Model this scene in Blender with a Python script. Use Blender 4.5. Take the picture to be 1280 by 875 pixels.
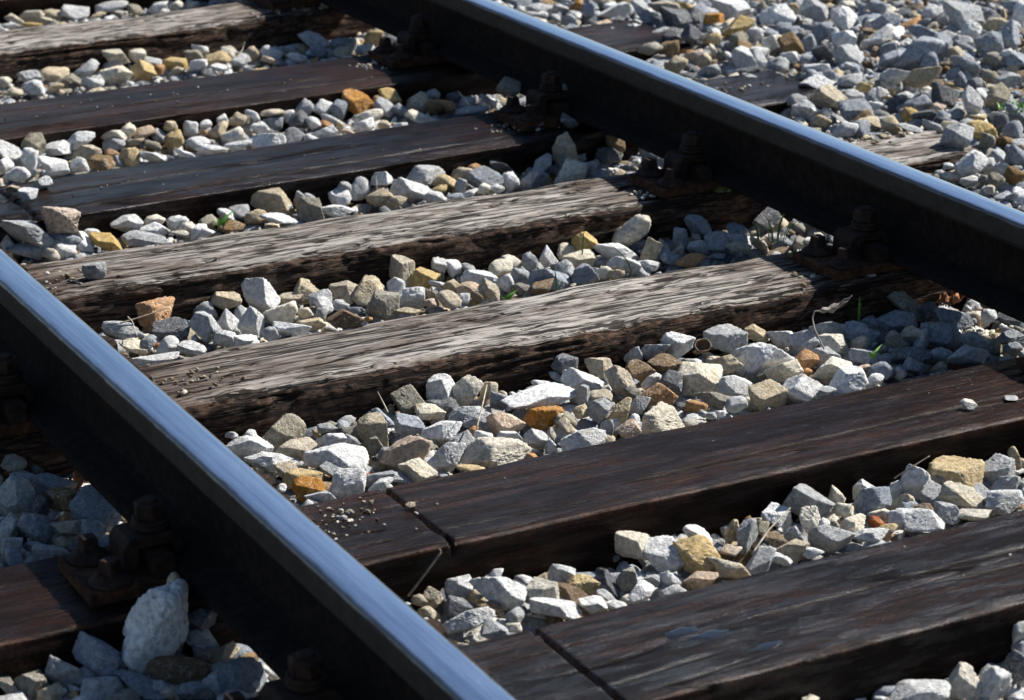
import bpy, math, random
import numpy as np
from mathutils import Vector, Matrix

# ------------------------------------------------------------------ scene, camera, light
for o in list(bpy.data.objects):
    bpy.data.objects.remove(o)
S = bpy.context.scene
COL = S.collection
CAM_POS = np.array([-1.75081, -2.89269, 1.29805])
CAM_R = np.array([0.877764, -0.479071, 0.004532])
CAM_U = np.array([0.161239, 0.304305, 0.938829])
CAM_F = np.array([0.451145, 0.823340, -0.344353])
FOC = 2.424474
cd = bpy.data.cameras.new('camera')
cam = bpy.data.objects.new('camera', cd)
COL.objects.link(cam)
M = Matrix.Identity(4)
for i in range(3):
    M[i][0], M[i][1], M[i][2], M[i][3] = CAM_R[i], CAM_U[i], -CAM_F[i], CAM_POS[i]
cam.matrix_world = M
cd.sensor_width = 36.0
cd.lens = 36.0 * FOC
cd.clip_start = 0.05
cd.clip_end = 500.0
cd.dof.use_dof = True
cd.dof.focus_distance = 3.7
cd.dof.aperture_fstop = 9.0
S.camera = cam
S.render.resolution_x, S.render.resolution_y = 1024, 700

SUN_EL, SUN_AZ = math.radians(41.0), math.radians(4.0)      # azimuth measured from +X towards +Y
sdir = Vector((math.cos(SUN_EL) * math.cos(SUN_AZ), math.cos(SUN_EL) * math.sin(SUN_AZ), math.sin(SUN_EL)))
W = bpy.data.worlds.new('World')
S.world = W
W.use_nodes = True
wn = W.node_tree.nodes
sky = wn.new('ShaderNodeTexSky')
sky.sky_type = 'NISHITA'
sky.sun_disc = False
sky.sun_elevation = SUN_EL
sky.sun_rotation = math.pi / 2 - SUN_AZ
sky.air_density = 1.0
sky.dust_density = 0.25
sky.ozone_density = 2.0
W.node_tree.links.new(sky.outputs[0], wn['Background'].inputs[0])
wn['Background'].inputs[1].default_value = 0.062
ld = bpy.data.lights.new('sun', 'SUN')
ld.energy = 5.0
ld.angle = math.radians(0.53)
ld.color = (1.0, 0.955, 0.885)
sun = bpy.data.objects.new('sun', ld)
sun.rotation_euler = sdir.to_track_quat('Z', 'Y').to_euler()
sun.location = (6, 0, 6)
COL.objects.link(sun)
S.view_settings.view_transform = 'Standard'
S.view_settings.look = 'None'
S.view_settings.exposure = 0.92
S.view_settings.gamma = 1.0
S.view_settings.use_curve_mapping = False

rng = np.random.default_rng(11)
random.seed(5)


def project(P):
    d = np.asarray(P) - CAM_POS
    z = d @ CAM_F
    return np.stack([640 + FOC * 1280 * (d @ CAM_R) / z, 437.5 - FOC * 1280 * (d @ CAM_U) / z], -1)


# ------------------------------------------------------------------ numpy gradient noise
def _hash(ix, iy, iz, seed):
    h = (ix.astype(np.int64) * 374761393 + iy.astype(np.int64) * 668265263 + iz.astype(np.int64) * 2147483647 + seed * 1274126177) & 0xFFFFFFFF
    h = ((h ^ (h >> 13)) * 1274126177) & 0xFFFFFFFF
    h = ((h ^ (h >> 16)) * 2246822519) & 0xFFFFFFFF
    return h ^ (h >> 15)


def noise(x, y, z=0.0, seed=0):
    x, y, z = np.broadcast_arrays(np.asarray(x, float), np.asarray(y, float), np.asarray(z, float))
    fx, fy, fz = np.floor(x), np.floor(y), np.floor(z)
    dx, dy, dz = x - fx, y - fy, z - fz
    u, v, w = [t * t * t * (t * (t * 6 - 15) + 10) for t in (dx, dy, dz)]
    r = 0
    for i in (0, 1):
        for j in (0, 1):
            for k in (0, 1):
                h = _hash(fx + i, fy + j, fz + k, seed)
                gx = ((h & 1023) / 511.5 - 1)
                gy = (((h >> 10) & 1023) / 511.5 - 1)
                gz = (((h >> 20) & 1023) / 511.5 - 1)
                d = gx * (dx - i) + gy * (dy - j) + gz * (dz - k)
                r = r + d * (u if i else 1 - u) * (v if j else 1 - v) * (w if k else 1 - w)
    return r


def sstep(a, b, x):
    t = np.clip((x - a) / (b - a), 0, 1)
    return t * t * (3 - 2 * t)


# ------------------------------------------------------------------ material helpers
class NT:
    def __init__(self, name):
        self.m = bpy.data.materials.new(name)
        self.m.use_nodes = True
        self.t = self.m.node_tree
        self.n = self.t.nodes
        self.b = self.n['Principled BSDF']

    def new(self, kind, **kw):
        nd = self.n.new(kind)
        for k, v in kw.items():
            setattr(nd, k, v)
        return nd

    def link(self, a, b):
        self.t.links.new(a, b)

    def put(self, sock, v):
        if hasattr(v, 'is_output'):
            self.link(v, sock)
        else:
            sock.default_value = v

    def math(self, op, a, b=None, c=None, clamp=False):
        nd = self.new('ShaderNodeMath', operation=op, use_clamp=clamp)
        self.put(nd.inputs[0], a)
        if b is not None:
            self.put(nd.inputs[1], b)
        if c is not None:
            self.put(nd.inputs[2], c)
        return nd.outputs[0]

    def mix(self, f, a, b, mode='MIX'):
        nd = self.new('ShaderNodeMix', data_type='RGBA', blend_type=mode)
        self.put(nd.inputs[0], f)
        self.put(nd.inputs[6], a if hasattr(a, 'is_output') else (*a, 1) if len(a) == 3 else a)
        self.put(nd.inputs[7], b if hasattr(b, 'is_output') else (*b, 1) if len(b) == 3 else b)
        return nd.outputs[2]

    def ramp(self, f, a, b, lo=0.0, hi=1.0):
        nd = self.new('ShaderNodeMapRange', interpolation_type='SMOOTHSTEP')
        self.put(nd.inputs[0], f)
        for i, v in enumerate((a, b, lo, hi)):
            nd.inputs[i + 1].default_value = v
        return nd.outputs[0]

    def noise(self, vec, scale, detail=4.0, rough=0.55, dist=0.0):
        nd = self.new('ShaderNodeTexNoise')
        if vec is not None:
            self.link(vec, nd.inputs['Vector'])
        nd.inputs['Scale'].default_value = scale
        nd.inputs['Detail'].default_value = detail
        nd.inputs['Roughness'].default_value = rough
        nd.inputs['Distortion'].default_value = dist
        return nd.outputs[0]

    def coords(self, which='pos', scale=(1, 1, 1)):
        if which == 'pos':
            o = self.new('ShaderNodeNewGeometry').outputs['Position']
        else:
            o = self.new('ShaderNodeTexCoord').outputs['Object']
        if scale == (1, 1, 1):
            return o
        mp = self.new('ShaderNodeMapping')
        self.link(o, mp.inputs[0])
        mp.inputs['Scale'].default_value = scale
        return mp.outputs[0]

    def attr(self, name):
        return self.new('ShaderNodeAttribute', attribute_name=name).outputs['Fac']

    def bump(self, h, strength, dist, prev=None):
        nd = self.new('ShaderNodeBump')
        nd.inputs['Strength'].default_value = strength
        nd.inputs['Distance'].default_value = dist
        self.link(h, nd.inputs['Height'])
        if prev is not None:
            self.link(prev, nd.inputs['Normal'])
        return nd.outputs[0]

    def finish(self, col, rough, normal=None, metallic=0.0, spec=0.5):
        self.put(self.b.inputs['Base Color'], col if hasattr(col, 'is_output') else (*col, 1))
        self.put(self.b.inputs['Roughness'], rough)
        self.put(self.b.inputs['Metallic'], metallic)
        self.put(self.b.inputs['Specular IOR Level'], spec)
        if normal is not None:
            self.link(normal, self.b.inputs['Normal'])
        return self.m


def stone_material(name, base, stain, amount, speck=0.5):
    n = NT(name)
    pos = n.coords()
    rnd = n.math('FRACT', n.math('ADD', n.new('ShaderNodeObjectInfo').outputs['Random'],
                                 n.new('ShaderNodeNewGeometry').outputs['Random Per Island']))
    rnd2 = n.math('FRACT', n.math('MULTIPLY', rnd, 17.31))
    # shift the pattern per stone so neighbours do not share one field
    off = n.new('ShaderNodeVectorMath', operation='ADD')
    cmb = n.new('ShaderNodeCombineXYZ')
    n.link(n.math('MULTIPLY', rnd, 9.0), cmb.inputs[0])
    n.link(n.math('MULTIPLY', rnd2, 7.0), cmb.inputs[1])
    n.link(pos, off.inputs[0])
    n.link(cmb.outputs[0], off.inputs[1])
    v = off.outputs[0]
    big = n.noise(v, 38, 5, 0.6)
    mid = n.noise(v, 130, 6, 0.65)
    fine = n.noise(v, 520, 3, 0.6)
    dark = tuple(c * 0.70 for c in base)
    lite = tuple(min(c * 1.18, 0.82) for c in base)
    c = n.mix(n.ramp(mid, 0.36, 0.64), dark, lite)
    c = n.mix(n.math('MULTIPLY', n.ramp(big, 0.52, 0.70), n.math('MULTIPLY', n.ramp(rnd2, 0.25, 0.95), amount)), c, stain)
    # pale veins
    vein = n.math('ABSOLUTE', n.math('SUBTRACT', n.noise(v, 45, 2, 0.5, 1.2), 0.5))
    c = n.mix(n.math('MULTIPLY', n.ramp(vein, 0.018, 0.0), 0.45), c, (0.62, 0.61, 0.58))
    # dark specks and pores
    c = n.mix(n.math('MULTIPLY', n.ramp(fine, 0.42, 0.30), speck), c, tuple(q * 0.35 for q in base))
    val = n.math('MULTIPLY_ADD', rnd, 0.36, 0.84)
    hs = n.new('ShaderNodeHueSaturation')
    n.link(val, hs.inputs['Value'])
    n.link(n.math('MULTIPLY_ADD', rnd2, 0.4, 0.80), hs.inputs['Saturation'])
    n.link(c, hs.inputs['Color'])
    hgt = n.math('ADD', n.math('MULTIPLY', mid, 0.7), n.math('MULTIPLY', fine, 0.3))
    nm = n.bump(hgt, 1.0, 0.0075)
    return n.finish(hs.outputs[0], 0.86, nm, spec=0.25)


STONE = {
    'w': ('white', stone_material('white_limestone', (0.68, 0.68, 0.67), (0.54, 0.47, 0.35), 0.35)),
    'c': ('cream', stone_material('cream_limestone', (0.66, 0.61, 0.50), (0.50, 0.38, 0.22), 0.6)),
    'g': ('light grey', stone_material('light_grey_stone', (0.40, 0.408, 0.412), (0.46, 0.42, 0.34), 0.35)),
    'b': ('blue-grey', stone_material('blue_grey_stone', (0.27, 0.295, 0.33), (0.42, 0.42, 0.42), 0.6)),
    'd': ('dark grey', stone_material('dark_grey_stone', (0.13, 0.135, 0.145), (0.25, 0.24, 0.22), 0.6)),
    't': ('tan', stone_material('tan_stone', (0.50, 0.42, 0.295), (0.50, 0.46, 0.38), 0.7)),
    'y': ('yellow ochre', stone_material('yellow_ochre_stone', (0.49, 0.365, 0.175), (0.55, 0.46, 0.28), 0.6)),
    'o': ('orange', stone_material('orange_stone', (0.43, 0.225, 0.085), (0.54, 0.42, 0.26), 0.5, 0.9)),
    'n': ('brown', stone_material('brown_stone', (0.21, 0.14, 0.075), (0.33, 0.22, 0.10), 0.8)),
    'p': ('pinkish', stone_material('pinkish_stone', (0.55, 0.43, 0.33), (0.50, 0.44, 0.36), 0.6)),
    'v': ('olive-grey', stone_material('olive_grey_stone', (0.265, 0.245, 0.195), (0.40, 0.35, 0.26), 0.8)),
    'r': ('rust red', stone_material('rust_red_stone', (0.34, 0.10, 0.04), (0.40, 0.20, 0.08), 0.6)),
}


def dark_wood(name, base, warm, gloss=0.40, smax=0.4):
    n = NT(name)
    ob = n.coords('obj')
    grain = n.coords('obj', (4.0, 85, 85))
    grain2 = n.coords('obj', (10, 300, 300))
    g1 = n.noise(grain, 1.0, 6, 0.6, 0.6)
    g2 = n.noise(grain2, 1.0, 4, 0.6)
    cloud = n.noise(n.coords('obj', (3.0, 9, 9)), 1.0, 4, 0.6)
    c = n.mix(n.ramp(g1, 0.44, 0.60), base, warm)
    c = n.mix(n.math('MULTIPLY', n.ramp(g2, 0.53, 0.66), 0.7), c, tuple(q * 1.5 for q in warm))
    c = n.mix(n.ramp(cloud, 0.60, 0.40), c, tuple(q * 0.75 for q in base))
    crk = n.attr('crk')
    edge = n.attr('edge')
    c = n.mix(n.math('MULTIPLY', edge, n.ramp(n.noise(ob, 28, 4), 0.42, 0.62)), c, tuple(q * 2.2 for q in warm))
    c = n.mix(crk, c, (0.006, 0.004, 0.003))
    gran = n.noise(ob, 230, 5, 0.7)
    c = n.mix(n.ramp(gran, 0.60, 0.40, 0.0, 0.75), c, tuple(q * 0.35 for q in base))
    # dried tar and dust grit on the top
    spk = n.noise(ob, 620, 2, 0.5)
    c = n.mix(n.math('MULTIPLY', n.ramp(spk, 0.70, 0.76), n.math('MULTIPLY', n.attr('top'), 0.4)), c, (0.20, 0.18, 0.15))
    sheen = n.ramp(n.noise(n.coords('obj', (7, 40, 40)), 1.0, 7, 0.75), 0.44, 0.62)
    rough = n.math('MULTIPLY_ADD', g2, 0.16, gloss - 0.08)
    spec = n.math('MULTIPLY', n.math('MULTIPLY_ADD', sheen, smax, 0.06), n.math('SUBTRACT', 1.0, crk))
    hgt = n.math('ADD', n.math('MULTIPLY', g2, 0.25), n.math('MULTIPLY', n.noise(ob, 260, 5, 0.75), 0.75))
    nm = n.bump(hgt, 0.7, 0.003)
    return n.finish(c, rough, nm, spec=spec)


def grey_wood(name):
    n = NT(name)
    ob = n.coords('obj')
    top = n.attr('top')
    crk = n.attr('crk')
    g1 = n.noise(n.coords('obj', (3.0, 110, 110)), 1.0, 7, 0.72, 0.0)
    g2 = n.noise(n.coords('obj', (8, 380, 380)), 1.0, 5, 0.7, 0.0)
    g3 = n.noise(n.coords('obj', (5.0, 180, 180)), 1.0, 6, 0.75, 0.0)
    patch = n.noise(n.coords('obj', (4, 12, 12)), 1.0, 5, 0.65)
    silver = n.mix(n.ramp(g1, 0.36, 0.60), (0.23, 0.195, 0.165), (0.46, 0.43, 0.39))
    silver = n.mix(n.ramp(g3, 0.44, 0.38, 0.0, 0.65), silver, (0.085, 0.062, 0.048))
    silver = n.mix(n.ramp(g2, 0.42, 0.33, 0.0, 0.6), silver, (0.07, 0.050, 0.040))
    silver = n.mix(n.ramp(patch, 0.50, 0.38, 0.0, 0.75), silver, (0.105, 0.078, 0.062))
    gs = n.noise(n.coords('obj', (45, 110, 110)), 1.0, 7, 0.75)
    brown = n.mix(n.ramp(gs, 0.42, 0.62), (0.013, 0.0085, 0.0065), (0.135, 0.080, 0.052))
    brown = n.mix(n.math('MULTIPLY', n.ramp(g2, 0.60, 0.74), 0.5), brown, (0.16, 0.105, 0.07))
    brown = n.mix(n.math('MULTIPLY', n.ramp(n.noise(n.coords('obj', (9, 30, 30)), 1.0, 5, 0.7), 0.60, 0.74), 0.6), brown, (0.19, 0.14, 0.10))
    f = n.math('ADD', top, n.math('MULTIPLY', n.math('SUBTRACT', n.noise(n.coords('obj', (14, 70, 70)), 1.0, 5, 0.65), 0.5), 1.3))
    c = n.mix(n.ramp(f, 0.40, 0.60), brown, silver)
    c = n.mix(n.attr('end'), c, n.mix(n.ramp(gs, 0.38, 0.62), (0.032, 0.016, 0.010), (0.115, 0.066, 0.044)))
    c = n.mix(n.math('MULTIPLY', crk, 0.93), c, (0.012, 0.008, 0.006))
    silver_dull = n.attr('dull')
    c = n.mix(n.math('MULTIPLY', silver_dull, n.ramp(g1, 0.25, 0.6, 0.85, 0.45)), c, (0.085, 0.064, 0.052))
    ck = None
    for k, (sx_, sy_, w_, lo_, seed_) in enumerate(((2.2, 62, 0.034, 0.48, 0.0), (4.5, 120, 0.050, 0.49, 3.0), (9.0, 230, 0.075, 0.51, 7.0), (1.3, 30, 0.020, 0.45, 11.0))):
        mp = n.new('ShaderNodeMapping')
        n.link(ob, mp.inputs[0])
        mp.inputs['Scale'].default_value = (sx_, sy_, sy_)
        mp.inputs['Location'].default_value = (seed_, seed_ * 1.7, seed_ * 0.6)
        ln = n.math('ABSOLUTE', n.math('SUBTRACT', n.noise(mp.outputs[0], 1.0, 1.2, 0.5, 0.0), 0.5))
        mk = n.ramp(n.noise(n.coords('obj', (sx_ * 1.6 + seed_ * 0.1, sy_ * 0.45, sy_ * 0.45)), 1.0, 3, 0.6), lo_, lo_ + 0.07)
        one = n.math('MULTIPLY', n.ramp(ln, w_, w_ * 0.45), mk)
        ck = one if ck is None else n.math('MAXIMUM', ck, one)
    c = n.mix(n.math('MULTIPLY', ck, 0.92), c, (0.014, 0.009, 0.007))
    hgt = n.math('ADD', n.math('MULTIPLY', g3, 0.5), n.math('MULTIPLY', n.math('ADD', g2, gs), 0.35))
    hgt = n.math('SUBTRACT', hgt, n.math('MULTIPLY', ck, 0.8))
    nm = n.bump(hgt, 1.0, 0.006)
    return n.finish(c, 0.9, nm, spec=0.15)


def metal_rust(name, a, b, rough=0.8, spec=0.25):
    n = NT(name)
    p = n.coords()
    f = n.noise(p, 70, 6, 0.65)
    c = n.mix(n.ramp(f, 0.38, 0.66), a, b)
    nm = n.bump(n.noise(p, 420, 4, 0.6), 0.5, 0.0012)
    return n.finish(c, rough, nm, spec=spec)


def rail_head_material():
    n = NT('polished_rail_steel')
    ob = n.coords('obj')
    sep = n.new('ShaderNodeSeparateXYZ')
    n.link(ob, sep.inputs[0])
    z = sep.outputs[2]
    wav = n.noise(n.coords('obj', (0, 9, 0)), 1.0, 4, 0.6)
    wav2 = n.noise(n.coords('obj', (40, 55, 40)), 1.0, 3, 0.5)
    zz = n.math('ADD', z, n.math('ADD', n.math('MULTIPLY', n.math('SUBTRACT', wav, 0.5), 0.006), n.math('MULTIPLY', n.math('SUBTRACT', wav2, 0.5), 0.0022)))
    xw = n.math('ADD', n.math('ABSOLUTE', sep.outputs[0]), n.math('MULTIPLY', n.math('SUBTRACT', n.noise(n.coords('obj', (90, 16, 0)), 1.0, 5, 0.65), 0.5), 0.010))
    band = n.ramp(xw, 0.0245, 0.0185)
    pol = n.ramp(zz, 0.1493, 0.1528)
    smear = n.noise(n.coords('obj', (45, 5, 10)), 1.0, 5, 0.65)
    smear0 = smear
    streak = n.noise(n.coords('obj', (420, 1.3, 60)), 1.0, 6, 0.75)
    scuff = n.noise(n.coords('obj', (160, 60, 60)), 1.0, 4, 0.6)
    steel = n.mix(n.ramp(n.math('ADD', n.math('MULTIPLY', streak, 0.6), n.math('MULTIPLY', smear0, 0.4)), 0.36, 0.62), (0.36, 0.42, 0.52), (0.56, 0.63, 0.75))  # blue tint on neutral steel paints in part of the sky reflection
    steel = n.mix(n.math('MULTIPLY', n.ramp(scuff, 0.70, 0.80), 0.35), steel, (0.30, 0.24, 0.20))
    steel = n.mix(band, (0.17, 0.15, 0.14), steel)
    rust = n.mix(n.ramp(n.noise(ob, 60, 5), 0.35, 0.65), (0.010, 0.0085, 0.0075), (0.024, 0.019, 0.015))
    c = n.mix(pol, rust, steel)
    r = n.math('MULTIPLY_ADD', smear, 0.26, 0.08)
    r = n.math('ADD', r, n.math('MULTIPLY', n.ramp(scuff, 0.60, 0.78), 0.12))
    r = n.math('ADD', n.math('MULTIPLY', r, pol), n.math('MULTIPLY', n.math('SUBTRACT', 1.0, pol), 0.75))
    nm = n.bump(n.math('ADD', n.math('MULTIPLY', smear, 0.7), n.math('MULTIPLY', streak, 0.10)), 0.10, 0.002)
    return n.finish(c, r, nm, metallic=n.math('MULTIPLY', pol, 0.95), spec=0.35)


M_HEAD = rail_head_material()
M_RAIL = metal_rust('dark_rail_steel', (0.007, 0.0058, 0.0052), (0.018, 0.0125, 0.0098), 0.9, 0.08)
M_PLATE = metal_rust('rusty_base_plate', (0.022, 0.012, 0.008), (0.075, 0.036, 0.019), 0.85, 0.1)
M_BOLT = metal_rust('brown_bolt_steel', (0.013, 0.0085, 0.007), (0.034, 0.019, 0.013), 0.75, 0.12)
M_DARKWOOD = dark_wood('creosoted_wood', (0.0135, 0.0073, 0.0055), (0.042, 0.0190, 0.0118), 0.27, 0.13)
M_TARWOOD = dark_wood('tarred_wood', (0.0095, 0.0064, 0.0056), (0.033, 0.0162, 0.0108), 0.24, 0.30)
M_BROWNWOOD = dark_wood('brown_wood', (0.016, 0.0090, 0.0068), (0.050, 0.0245, 0.0160), 0.33, 0.12)
M_GREYWOOD = grey_wood('weathered_wood')


def simple(name, col, rough=0.8, var=0.3, scale=90, trans=0.0):
    n = NT(name)
    f = n.noise(n.coords(), scale, 4)
    c = n.mix(n.ramp(f, 0.35, 0.65), tuple(q * (1 - var) for q in col), tuple(q * (1 + var) for q in col))
    return n.finish(c, rough, None, spec=0.25)


M_GRASS = simple('grass_green', (0.10, 0.20, 0.035), 0.6)
M_LEAF = simple('leaf_green', (0.11, 0.26, 0.03), 0.5)
M_MOSS = simple('dull_green', (0.11, 0.14, 0.045), 0.8)
M_STRAW = simple('dry_straw', (0.42, 0.36, 0.27), 0.7)
M_TWIG = simple('dry_twig', (0.24, 0.20, 0.16), 0.8)
M_DRYLEAF = simple('dry_leaf', (0.17, 0.15, 0.13), 0.7)
M_REDLEAF = simple('brown_leaf', (0.24, 0.10, 0.045), 0.7, 0.5)
M_SHELL = simple('nut_shell', (0.13, 0.085, 0.052), 0.6)

# ------------------------------------------------------------------ object helpers


def mesh_obj(name, V, Fc, mats, parent=None, smooth=True, midx=None, attrs=None):
    me = bpy.data.meshes.new(name)
    me.from_pydata([tuple(map(float, v)) for v in V], [], Fc) if not isinstance(Fc, np.ndarray) else fast_mesh(me, V, Fc)
    for m in (mats if isinstance(mats, (list, tuple)) else [mats]):
        me.materials.append(m)
    if midx is not None:
        me.polygons.foreach_set('material_index', np.asarray(midx, np.int32))
    me.polygons.foreach_set('use_smooth', np.full(len(me.polygons), smooth, bool))
    for k, a in (attrs or {}).items():
        at = me.attributes.new(k, 'FLOAT', 'POINT')
        at.data.foreach_set('value', np.asarray(a, np.float32))
    me.update()
    o = bpy.data.objects.new(name, me)
    COL.objects.link(o)
    if parent is not None:
        o.parent = parent
    return o


def fast_mesh(me, V, Fc):
    V = np.asarray(V, np.float32)
    nf, k = Fc.shape
    me.vertices.add(len(V))
    me.vertices.foreach_set('co', V.ravel())
    me.loops.add(nf * k)
    me.loops.foreach_set('vertex_index', Fc.astype(np.int32).ravel())
    me.polygons.add(nf)
    me.polygons.foreach_set('loop_start', np.arange(0, nf * k, k, dtype=np.int32))
    me.update(calc_edges=True)


def tag(o, label=None, cat=None, group=None, kind=None):
    if label: o['label'] = label
    if cat: o['category'] = cat
    if group: o['group'] = group
    if kind: o['kind'] = kind
    return o


def empty(name, loc=(0, 0, 0)):
    o = bpy.data.objects.new(name, None)
    o.empty_display_size = 0.05
    o.location = loc
    COL.objects.link(o)
    return o


def copy_tree(o, parent=None):
    c = o.copy()
    COL.objects.link(c)
    c.parent = parent
    for ch in list(o.children):
        copy_tree(ch, c)
    return c


# ------------------------------------------------------------------ ground
gx, gy = np.meshgrid(np.linspace(-30, 30, 61), np.linspace(-30, 30, 61))
gm = NT('earth_and_grit')
gc = gm.mix(gm.ramp(gm.noise(gm.coords(), 60, 6, 0.7), 0.35, 0.65), (0.06, 0.05, 0.04), (0.22, 0.205, 0.18))
gmat = gm.finish(gc, 0.95, gm.bump(gm.noise(gm.coords(), 180, 5, 0.7), 0.8, 0.008))
ids = np.arange(61 * 61).reshape(61, 61)
q = np.stack([ids[:-1, :-1], ids[:-1, 1:], ids[1:, 1:], ids[1:, :-1]], -1).reshape(-1, 4)
ground = mesh_obj('ground', np.stack([gx, gy, np.full_like(gx, -0.105)], -1).reshape(-1, 3), q, gmat)
tag(ground, kind='structure')

# ------------------------------------------------------------------ sleepers
# near edge y, far edge y (at x = 0), slope, kind, label
SLEEPERS = [
    (3.00, 3.22, 0.05, 'dark', 'dark sleeper cut off by the top edge, only its shaded side visible'),
    (2.470, 2.675, 0.075, 'grey', 'topmost grey weathered sleeper with a pale worn top, in the upper left'),
    (1.775, 2.025, 0.05, 'brown', 'dull brown sleeper between the topmost grey one and the bluish black one'),
    (1.222, 1.452, 0.05, 'tar', 'bluish black tarred sleeper with pebbles on its left end'),
    (0.775, 0.972, 0.0, 'grey', 'upper of the two silvery cracked sleepers, a grey stone on its left end'),
    (0.232, 0.434, 0.0, 'grey', 'lower of the two silvery cracked sleepers in the middle, with a big dark knot'),
    (-0.372, -0.171, 0.0, 'dark', 'dark brown sleeper with one long crack and a saw cut, pebbles on its right end'),
    (-0.840, -0.622, 0.0, 'tar', 'nearest sleeper, dark with bluish tar patches, in the lower right corner'),
]
HALF = 1.31
MATS = {'dark': M_DARKWOOD, 'tar': M_TARWOOD, 'brown': M_BROWNWOOD, 'grey': M_GREYWOOD}


def sleeper_mesh(idx, y0, y1, kind):
    w = y1 - y0
    grey = kind == 'grey'
    sd = 100 + idx * 17
    nx = 700 if idx in (4, 5, 6, 7) else 520
    xs = np.linspace(-HALF, HALF, nx)
    r = 0.017 if grey else 0.006
    hz = 0.155
    # cross-section: up the near face, over the near edge, across the top, down the far face
    pts = []
    nrm = []
    for z in np.linspace(-hz, -r, 42, endpoint=False):
        pts.append((-w / 2, z)); nrm.append((-1, 0))
    for a in np.linspace(math.pi, math.pi / 2, 9, endpoint=False):
        pts.append((-w / 2 + r + r * math.cos(a), -r + r * math.sin(a))); nrm.append((math.cos(a), math.sin(a)))
    for y in np.linspace(-w / 2 + r, w / 2 - r, 112, endpoint=False):
        pts.append((y, 0)); nrm.append((0, 1))
    for a in np.linspace(math.pi / 2, 0, 9, endpoint=False):
        pts.append((w / 2 - r + r * math.cos(a), -r + r * math.sin(a))); nrm.append((math.cos(a), math.sin(a)))
    for z in np.linspace(-r, -hz, 18):
        pts.append((w / 2, z)); nrm.append((1, 0))
    pts = np.array(pts); nrm = np.array(nrm)
    s = np.concatenate([[0], np.cumsum(np.linalg.norm(np.diff(pts, axis=0), axis=1))])
    X, Sg = np.meshgrid(xs, s, indexing='ij')
    Y = np.broadcast_to(pts[:, 0], X.shape); Z = np.broadcast_to(pts[:, 1], X.shape)
    NY = np.broadcast_to(nrm[:, 0], X.shape); NZ = np.broadcast_to(nrm[:, 1], X.shape)
    topw = np.clip(NZ, 0, 1)
    disp = np.zeros_like(X)
    crk = np.zeros_like(X)
    endd = np.zeros_like(X)
    wav = 0.007 * noise(X * 2.2, Sg * 3, 1.7, sd)             # grain wander
    if grey:
        knots = {4: [(-0.11, 0.02, 0.05), (0.30, 0.05, 0.035)], 5: [(-0.02, 0.025, 0.055), (0.33, 0.05, 0.03)], 1: [(0.1, 0.0, 0.04)]}[idx]
        for kx, ky, kr in knots:
            d = np.exp(-(((X - kx) / (kr * 2.2)) ** 2 + ((Y - ky) / kr) ** 2))
            wav = wav + 0.020 * d * np.sign(Y - ky) * topw
            core = np.exp(-(((X - kx) / (kr * 0.9)) ** 2 + ((Y - ky) / (kr * 0.33)) ** 2)) * topw
            disp -= 0.006 * core
            crk = np.maximum(crk, 0.75 * core * sstep(-0.1, 0.25, noise(X / 0.018, Y / 0.006, 3.1, sd + 9) + core * 0.3))
        V_ = Sg + wav
        disp += 0.0045 * noise(X / 0.35, V_ / 0.06, 0.2, sd + 1)
        disp += 0.0012 * noise(X / 0.16, V_ / 0.013, 0.7, sd + 2)
        disp += 0.0006 * noise(X / 0.08, V_ / 0.006, 4.7, sd + 3)
        # cracks: zero lines of stretched noise, broken up by a mask
        for sc, ys, wd, dp, th in ((0.50, 0.034, 0.060, 0.0075, 0.0), (0.26, 0.020, 0.085, 0.004, 0.0)):
            nn = np.abs(noise(X / sc, V_ / ys, 2.3, sd + int(1000 * ys)))
            line = 1 - sstep(0, wd, nn)
            mask = sstep(th, th + 0.14, noise(X / (sc * 0.7), V_ / (ys * 2.4), 8.1, sd + 5 + int(1000 * ys)))
            k = line * mask
            disp -= dp * k
            crk = np.maximum(crk, sstep(0.3, 0.8, k) * 0.95)
        # rotten, ragged near edge
        ed = np.exp(-(np.hypot(Y + w / 2, Z) / 0.030) ** 2)
        rag = noise(X / 0.10, 0.3, 0.1, sd + 6) * 0.6 + noise(X / 0.035, V_ / 0.05, 0.4, sd + 7) * 0.5
        disp -= ed * (0.002 + 0.017 * np.clip(rag + 0.2, 0, 1))
        disp += ed * 0.004 * noise(X / 0.016, V_ / 0.01, 0.4, sd + 8)
        ed2 = np.exp(-(np.hypot(Y - w / 2, Z) / 0.03) ** 2)
        disp -= ed2 * 0.012 * np.clip(noise(X / 0.13, 2.3, 0.1, sd + 12) + 0.2, 0, 1)
        # side face: stepped horizontal splits
        side = 1 - topw
        disp += side * 0.004 * noise(X / 0.22, V_ / 0.02, 9.3, sd + 13)
        endd = sstep(0.36, 0.12, np.abs(np.abs(X) - 0.745) + 0.10 * noise(X / 0.06, V_ / 0.03, 5.5, sd + 14)) * 0.8
        if idx == 4:       # long split along the near edge of the upper silvery sleeper
            yl = -w / 2 + 0.030 + 0.012 * np.sin(X * 7 + 0.4) + 0.004 * noise(X / 0.05, 0.5, 0.5, 61)
            g = np.exp(-((Y - yl) / 0.0032) ** 2) * topw * sstep(-0.62, -0.5, X) * sstep(0.2, 0.05, X)
            disp -= 0.012 * g
            crk = np.maximum(crk, g)
        if idx == 5:
            yl = -w / 2 + 0.055 + 0.10 * (X + 0.42) * sstep(0.1, -0.2, X) + 0.004 * noise(X / 0.05, 0.5, 0.5, 62)
            g = np.exp(-((Y - yl) / 0.0034) ** 2) * topw * sstep(-0.60, -0.52, X) * sstep(-0.05, -0.2, X)
            disp -= 0.012 * g
            crk = np.maximum(crk, g)
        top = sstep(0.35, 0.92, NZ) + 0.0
        top = top * (1 - 0.45 * ed)
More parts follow.
